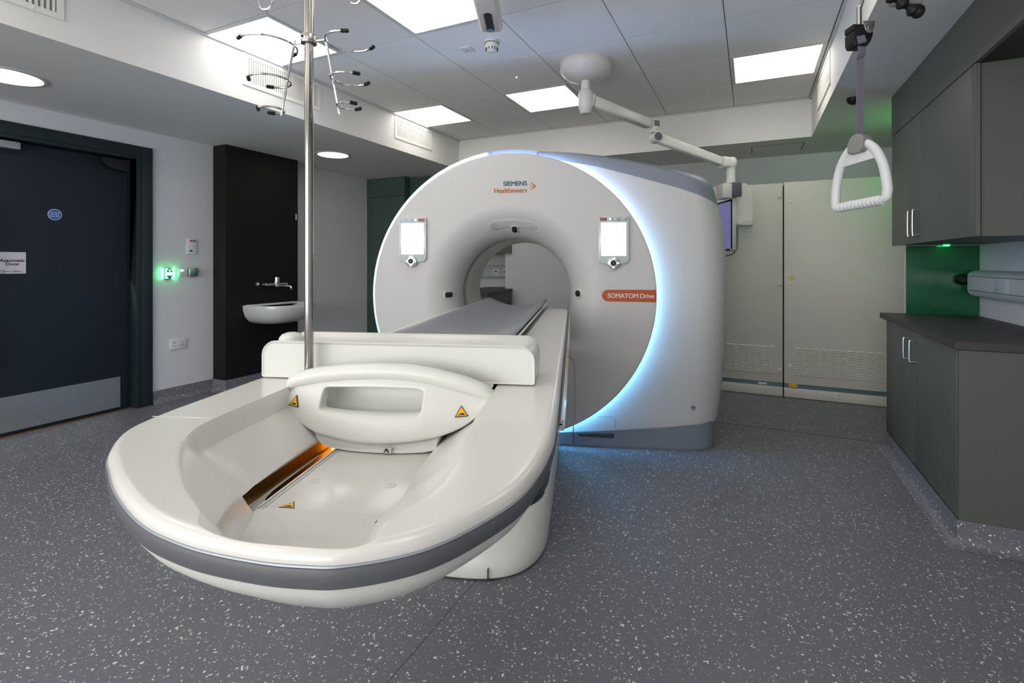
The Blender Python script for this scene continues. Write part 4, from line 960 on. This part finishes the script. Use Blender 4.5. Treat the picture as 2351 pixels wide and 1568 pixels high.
# ================================================================== DRIP POLE
px_,py_=-.680,1.170
dp=Thing('drip_pole','steel drip pole with bottle rings rising from the table','drip stand',(px_,py_,.9),'G')
bm=B(); cyl(bm,(px_,py_,.9),(px_,py_,2.15),.0108,32); dp.part('pole',bm,'polesteel',smooth=60)
bm=B(); lathe(bm,[(.0109,-.004),(.025,-.004),(.027,.0),(.027,.005),(.0109,.006)],(px_,py_,.902)); dp.part('base_collar',bm,'chrome')
bm=B(); lathe(bm,[(.011,-.010),(.019,-.010),(.0195,-.008),(.0195,.008),(.019,.010),(.011,.010)],(px_,py_,1.760),n=40); cl=dp.part('clamp',bm,'steel')
bm=B(); cyl(bm,(px_-.008,py_-.021,1.762),(px_-.008,py_-.017,1.762),.0025,12); dp.part('grub_screw',bm,'black',parent=cl)
def cring(cx,cz,r,a0,a1,rod_side):
    pts=[(cx+r*math.cos(math.radians(a0+(a1-a0)*k/36)),py_+r*math.sin(math.radians(a0+(a1-a0)*k/36)),cz) for k in range(37)]
    bm=B(); tube(bm,pts,.0026,10); o=dp.part('bottle_ring',bm,'chrome')
    for e,s in ((0,1),(-1,-1)):
        bm=B(); a=Vector(pts[e]); b=Vector(pts[e+s*2]); d_=(b-a).normalized(); tube(bm,[a-d_*.006,a-d_*.004,a+d_*.012,a+d_*.0125],.005,12,radii=[.0025,.0046,.0046,.0046])
        dp.part('rubber_tip',bm,'black',parent=o)
for sx,rod in ((-1,[(-.700,1.752),(-.716,1.752),(-.720,1.748),(-.752,1.586),(-.753,1.580)]),(1,[(-.661,1.757),(-.640,1.757),(-.634,1.752),(-.602,1.584),(-.601,1.578)])):
    bm=B(); tube(bm,catmull([(x,py_,z) for x,z in rod],5),.003,10); dp.part('side_rod',bm,'chrome')
cring(-.722-.068,1.750,.068,62,-128,1); cring(-.736-.049,1.662,.049,128,-158,1); cring(-.752-.030,1.588,.030,130,-160,1)
cring(-.630+.058,1.750,.058,42,288,-1); cring(-.617+.046,1.657,.046,48,318,-1); cring(-.602+.029,1.590,.029,60,322,-1)
for x0,sg in ((-.795,-1),(-.560,1)):
    bm=B(); pts=[(px_,py_,1.93),(px_+sg*.05,py_,1.93),(x0+sg*-.02,py_,1.915),(x0-sg*.018,py_,1.87),(x0-sg*.010,py_,1.849),(x0+sg*.002,py_,1.843),(x0+sg*.015,py_,1.85),(x0+sg*.02,py_,1.875)]
    tube(bm,catmull(pts,6),.003,10); dp.part('bag_hook',bm,'chrome')
# ================================================================== CEILING ARM + MONITOR
ar=Thing('ceiling_monitor','monitor on a white jointed arm from the ceiling, screen seen side-on','monitor',(-1.085,3.46,CZ))
mc=(-1.085,3.46,0)
bm=B(); lathe(bm,[(0,0),(.183,0),(.185,-.004),(.185,-.050),(.182,-.056),(.17,-.075),(.135,-.105),(.085,-.122),(.05,-.128),(0,-.13)],(mc[0],mc[1],CZ),n=56); ar.part('ceiling_canopy',bm,'armw',smooth=50)
bm=B(); cyl(bm,(mc[0],mc[1],2.52),(mc[0],mc[1],2.44),.032,28); ar.part('drop_pole',bm,'armw')
bm=B(); 
for x,y,z in ((-.99,3.31,2.62),(-.985,3.345,2.56),(-1.055,3.425,2.5)): lathe(bm,[(0,0),(.004,.0),(.004,-.004)],(x,y,z),'z',8)
bm.free()
bm=B(); lathe(bm,[(.032,2.455),(.046,2.445),(.053,2.42),(.053,2.33),(.049,2.315),(.044,2.308),(.040,2.285),(.034,2.278),(0,2.276)],(mc[0],mc[1],0),n=32); ar.part('hub',bm,'armw',smooth=40)
def arm_seg(a,b,wa,ha,wb,hb,name,e=6):
    a,b=Vector(a),Vector(b); d=(b-a).normalized(); s=Vector((d.y,-d.x,0)).normalized(); u=s.cross(d).normalized()
    if u.z<0: u=-u
    bm=B(); rows=[]
    for f in (0,.02,.5,.98,1):
        p=a.lerp(b,f); w2=(wa+(wb-wa)*f)/2; h2=(ha+(hb-ha)*f)/2
        if f in (0,1): w2*=.8; h2*=.8
        rows.append([tuple(p+s*x+u*z) for x,z in rrect(-w2,-h2,w2,h2,min(w2,h2)*.45,4)])
    V=grid(bm,rows,closed=True); bm.faces.new(V[0]); bm.faces.new(V[-1][::-1]); return ar.part(name,bm,'armw',smooth=40)
A1s=(-1.045,3.50,2.372); A1e=(-.735,4.01,2.305)
arm_seg(mc[:2]+(2.385,),A1s,.07,.12,.075,.10,'shoulder'); arm_seg(A1s,A1e,.075,.085,.07,.075,'upper_arm')
e1=(-.705,4.065)
bm=B(); lathe(bm,[(0,2.345),(.034,2.343),(.042,2.332),(.042,2.288),(.040,2.275),(.032,2.262),(.030,2.245),(0,2.245)],(*e1,0),n=28); ar.part('elbow_joint',bm,'armw',smooth=40)
bm=B(); lathe(bm,[(.0425,2.335),(.0435,2.33),(.0435,2.292),(.0425,2.288)],(*e1,0),n=14,a0=-1.3,a1=.6); ar.part('elbow_pad',bm,'slate',label='dark grey joint cover')
dirv=Vector((-.194+.678,4.457-4.076,0)).normalized(); sd=Vector((dirv.y,-dirv.x,0))
bm=B(); c2=Vector((-.69,4.07,2.205)); a,b=c2-sd*.040,c2+sd*.040; cyl(bm,a,b,.042,28); ar.part('knuckle',bm,'armw')
bm=B(); a,b=c2+sd*.040,c2+sd*.043; cyl(bm,a,b,.034,28); a,b=c2-sd*.040,c2-sd*.043; cyl(bm,a,b,.034,28); ar.part('knuckle_cover',bm,'slate',label='dark grey round joint cover')
arm_seg(tuple(c2),(-.215,4.44,2.035),.06,.078,.055,.072,'spring_arm')
e2=(-.152,4.478)
bm=B(); lathe(bm,[(0,2.075),(.034,2.073),(.046,2.060),(.048,2.03),(.046,2.0),(.038,1.988),(.036,1.975),(.036,1.885),(.038,1.878),(.039,1.86),(0,1.86)],(*e2,0),n=32); ar.part('end_pivot',bm,'armw',smooth=40)
arm_seg((-.225,4.432,2.032),(e2[0],e2[1],2.030),.085,.095,.085,.085,'end_knuckle')
mo=ar
ca,sa=math.cos(CAM_YAW),math.sin(CAM_YAW); RV=Vector((ca,sa,0)); FV=Vector((-sa,ca,0)); o0=Vector((-.135,4.468,0))
MT=Matrix((RV,FV,Vector((0,0,1)))).transposed().to_4x4(); MT.translation=o0
def mbox(a,b,bev=0):
    t=bmesh.new(); box(t,a,b,bev); bm=B(); merge(bm,t,MT); return bm
mo.part('bracket_box',mbox((-.095,-.03,1.735),(-.018,.12,1.855),.004),'armw'); mo.part('bracket_cover',mbox((-.019,-.042,1.745),(.055,.0,1.862),.003),'slate',label='slate grey square cover')
t=bmesh.new(); prism(t,[(.055,1.862),(.125,1.862),(.178,1.79),(.178,1.412),(.055,1.412)],.03,.05,'y',.001); bm=B(); merge(bm,t,MT); bp=mo.part('back_plate',bm,'armw',smooth=0)
mo.part('screen_housing',mbox((-.008,-.005,1.305),(.026,.32,1.735),.006),'armw')
mo.part('bezel',mbox((-.014,-.003,1.300),(-.006,.318,1.728),.002),'black'); mo.part('display',mbox((-.0165,.008,1.318),(-.0135,.305,1.712)),'lcd',smooth=0)
mo.part('power_light',mbox((-.0166,.002,1.309),(-.013,.006,1.313)),'gled',smooth=0)
mo.part('stand_back',mbox((.024,.03,1.36),(.055,.10,1.80),.003),'armw')
t=bmesh.new(); prism(t,rrect(.026,-.03,.168,.045,.034,6,.02),1.512,1.548,'z',.004); bm=B(); merge(bm,t,MT); mo.part('grab_handle',bm,'armw')
t=bmesh.new(); tube(t,catmull([(.045,.03,1.50),(.043,.02,1.38),(.034,.015,1.32),(.005,.02,1.275),(-.04,.05,1.262),(-.085,.09,1.26)],6),.010,12); bm=B(); merge(bm,t,MT); mo.part('cable',bm,'gripg',smooth=60)
# ================================================================== SMALL CEILING FITTINGS
t=Thing('smoke_detector','round white smoke detector on the tiled ceiling','smoke detector',(-1.53,2.855,CZ))
bm=B(); c=(-1.531,2.855,CZ); lathe(bm,[(0,0),(.052,0),(.052,-.010),(.046,-.014)],c); t.part('base',bm,'white')
bm=B(); lathe(bm,[(.040,-.012),(.044,-.018),(.044,-.036),(.040,-.044),(.030,-.052)],c); t.part('body',bm,'white')
bm=B(); lathe(bm,[(.0462,-.013),(.0462,-.017)],c); 
for k in range(12): 
    a=2*PI*k/12; box(bm,(c[0]+.0385*math.cos(a)-.002,c[1]+.0385*math.sin(a)-.002,CZ-.062),(c[0]+.0385*math.cos(a)+.002,c[1]+.0385*math.sin(a)+.002,CZ-.046))
t.part('vent_slots',bm,'seam',smooth=0)
bm=B(); lathe(bm,[(.036,-.045),(.034,-.060),(.026,-.066),(.018,-.070),(0,-.071)],c); t.part('cap',bm,'white')
t=Thing('ceiling_indicator_plate','small square white indicator plate beside the smoke detector','indicator',(-1.736,2.883,CZ))
bm=B(); box(bm,(-1.776,2.843,CZ-.008),(-1.694,2.925,CZ),.002); t.part('plate',bm,'white')
bm=B(); lathe(bm,[(0,-.011),(.004,-.010),(.004,-.007)],(-1.736,2.884,CZ),n=12); t.part('lamp',bm,'red')
t=Thing('emergency_indicator','tiny green emergency light dot on the tiled ceiling','indicator',(-1.651,3.485,CZ))
bm=B(); lathe(bm,[(0,-.006),(.005,-.005),(.006,0)],(-1.651,3.485,CZ),n=16); t.part('led',bm,'gledw'); 
bm=B(); lathe(bm,[(.006,-.001),(.014,-.001),(.015,0)],(-1.640,3.492,CZ),n=16); t.part('bezel',bm,'white')
# patient camera on the ceiling, long rounded housing
sc_=Thing('ceiling_camera','white ceiling camera with long dark window at top edge','camera',(-1.25,2.3,CZ))
a=Vector((-1.325,2.47,2.535)); b=Vector((-1.14,2.03,2.53)); d_=(b-a).normalized(); s=Vector((d_.y,-d_.x,0)).normalized(); u=Vector((0,0,1))
bm=B(); rows=[]
for f,sc in ((0,.55),(.02,.85),(.06,1),(.94,1),(.98,.85),(1,.55)):
    p=a.lerp(b,f); rows.append([tuple(p+s*x*sc+u*z*sc) for x,z in rrect(-.062,-.045,.062,.045,.022,5)])
V=grid(bm,rows,closed=True); bm.faces.new(V[0]); bm.faces.new(V[-1][::-1]); sc_.part('housing',bm,'white',smooth=60)
bm=B(); t=bmesh.new(); prism(t,rrect(-.021,-.105,.021,.105,.020,6),-.0005,.003,'z',.0005)
mt=Matrix((s,d_,-u)).transposed().to_4x4(); mt.translation=a.lerp(b,.285)+Vector((0,0,-.0455)); merge(bm,t,mt); wn=sc_.part('window',bm,'black')
bm=B(); t=bmesh.new(); prism(t,rrect(-.017,-.100,.017,-.062,.014,6),.002,.0036,'z'); merge(bm,t,mt); sc_.part('lens',bm,mat('blue_lens',(.05,.12,.28),.1,coat=.8),parent=wn)
bm=B(); cyl(bm,(-1.24,2.27,CZ),(-1.24,2.27,2.56),.03,20); sc_.part('mount',bm,'white')
# ================================================================== LIFTING POLE HANDLES (hanging, right)
h=Thing('grab_handle','white triangular grab handle hanging on a grey strap','grab handle',(.339,2.035,1.40))
PX=Vector((.339,2.035,0))
RM=Matrix((RV,FV,Vector((0,0,1)))).transposed().to_4x4(); RM.translation=PX
def H(fn,nm,m_,smooth=45,label=None,parent=None,rz=0):
    t=bmesh.new(); fn(t); bm=B(); merge(bm,t,RM@Matrix.Rotation(rz,4,'Z')@Matrix.Scale(1.06 if rz else 1,4,(1,0,0))); return h.part(nm,bm,m_,smooth=smooth,label=label,parent=parent)
H(lambda t:tube(t,catmull([(.020,0,2.32),(.020,0,2.20),(.016,0,2.14),(.004,0,2.085),(-.004,0,2.06),(-.004,0,1.99)],6),.0055,12),'suspension_rod','chrome')
H(lambda t:(cyl(t,(-.004,0,2.075),(-.004,0,1.995),.0085,16)),'rod_sleeve','satin')
H(lambda t:prism(t,[(-.008,2.018),(.033,2.018),(.029,1.993),(.024,1.981),(.016,1.976),(.008,1.978),(.001,1.987)],-.026,-.022,'y',.0008),'swivel_plate','satin')
H(lambda t:cyl(t,(.013,-.028,1.994),(.013,-.020,1.994),.004,12),'swivel_rivet','chrome')
def yoke(t):
    box(t,(-.036,-.018,1.988),(.010,.03,2.012),.005); prism(t,[(-.036,1.985),(-.036,1.95),(-.030,1.935),(.012,1.935),(.026,1.955),(.033,1.978),(.030,1.998),(.0,2.005)],-.020,.028,'y',.005)
H(yoke,'swivel_yoke','black')
H(lambda t:(grid(t,[[(-.026,-.022,1.966),(.000,-.022,1.972),(.000,-.018,1.972),(-.026,-.018,1.966)],[(-.022,-.022,1.945),(.007,-.022,1.953),(.007,-.018,1.953),(-.022,-.018,1.945)],[(-.012,-.010,1.920),(.013,-.010,1.926),(.013,-.006,1.926),(-.012,-.006,1.920)],[(-.0125,-.002,1.90),(.0125,-.002,1.90),(.0125,.002,1.90),(-.0125,.002,1.90)],[(-.0125,-.002,1.64),(.0125,-.002,1.64),(.0125,.002,1.64),(-.0125,.002,1.64)]],closed=True)),'strap','strap',smooth=20,label='grey webbing strap')
H(lambda t:(tube(t,[(-.012,-.0035,1.905),(.013,-.009,1.918)],.0008,6),tube(t,[(-.012,-.0035,1.896),(.013,-.007,1.910)],.0008,6)),'strap_stitch','ink')
rz=math.radians(-80)
H(lambda t:(prism(t,rrect(-.030,1.576,.030,1.640,.010,6,.026),-.020,.020,'y',.006)),'clamp','gripg',rz=rz)
def tri(t):
    loop=catmull([(-.004,0,1.612),(.020,0,1.606),(.055,0,1.577),(.083,0,1.520),(.096,0,1.455),(.096,0,1.425),(.082,0,1.407),(0,0,1.401),(-.078,0,1.396),(-.096,0,1.402),(-.099,0,1.425),(-.095,0,1.475),(-.081,0,1.535),(-.052,0,1.583),(-.022,0,1.606)],6,closed=True); loop.append(loop[0]); tube(t,loop,.0140,14,caps=False,flat=(1,1))
hd=H(tri,'handle_frame','gripw',smooth=60,rz=rz,label='white triangular frame')
H(lambda t:prism(t,[(-.068,1.540),(-.030,1.602),(.026,1.602),(.060,1.548)],-.004,.004,'y',.001),'handle_web','gripw',parent=hd,rz=rz)
H(lambda t:tube(t,[(-.082+.164*k/48,0,1.3985+.007*k/48) for k in range(49)],.0,16,radii=[.0158+.0022*math.sin(k*1.45) for k in range(49)]),'ribbed_grip','gripw',smooth=60,parent=hd,rz=rz)
# height-adjust knob seen behind the strap, on the right soffit
t=Thing('soffit_ball_camera','small black glossy ball fitting behind the grey strap','sensor',(.62,3.95,SZ))
bm=B(); cxs=(.600,3.75,SZ); 
# second handle, dark ribbed, mostly above the frame
h2=Thing('dark_ribbed_grip','dark ribbed moulded grip at the top right edge','grab handle',(.43,1.86,1.97))
bm.free()
R2=Matrix((RV,FV,Vector((0,0,1)))).transposed().to_4x4(); R2.translation=Vector((.43,1.86,0))
t2=bmesh.new(); pts=[]; rad=[]
for k in range(61):
    f=k/60; pts.append((-.085+.115*f,0,2.022-.066*f**1.2)); rad.append(.0135+.0055*math.sin(f*2*PI*3.6+.6))
tube(t2,pts,.014,18,radii=rad); bm=B(); merge(bm,t2,R2); h2.part('ribbed_grip',bm,'black',smooth=60)
t2=bmesh.new(); lathe(t2,[(0,-.02),(.010,-.018),(.017,-.010),(.019,0),(.017,.010),(.010,.018),(0,.02)],(.030,0,1.962),'z',20); bm=B(); merge(bm,t2,R2); h2.part('grip_end',bm,'black',smooth=60)
t2=bmesh.new(); box(t2,(-.045,.0,1.985),(.052,.03,2.10),.012,3); tube(t2,[(.0,.015,2.08),(.0,.015,2.301)],.012,14); bm=B(); merge(bm,t2,R2); h2.part('holder',bm,'gripg',smooth=45)
# ball fitting hangs from soffit
b=t; bm=B(); lathe(bm,[(0,-.045),(.018,-.042),(.032,-.030),(.038,-.012),(.038,0)],(.0,0,0),'z',24)
bmesh.ops.translate(bm,verts=bm.verts,vec=(.62,3.95,SZ)); b.part('dome',bm,'black',smooth=60)
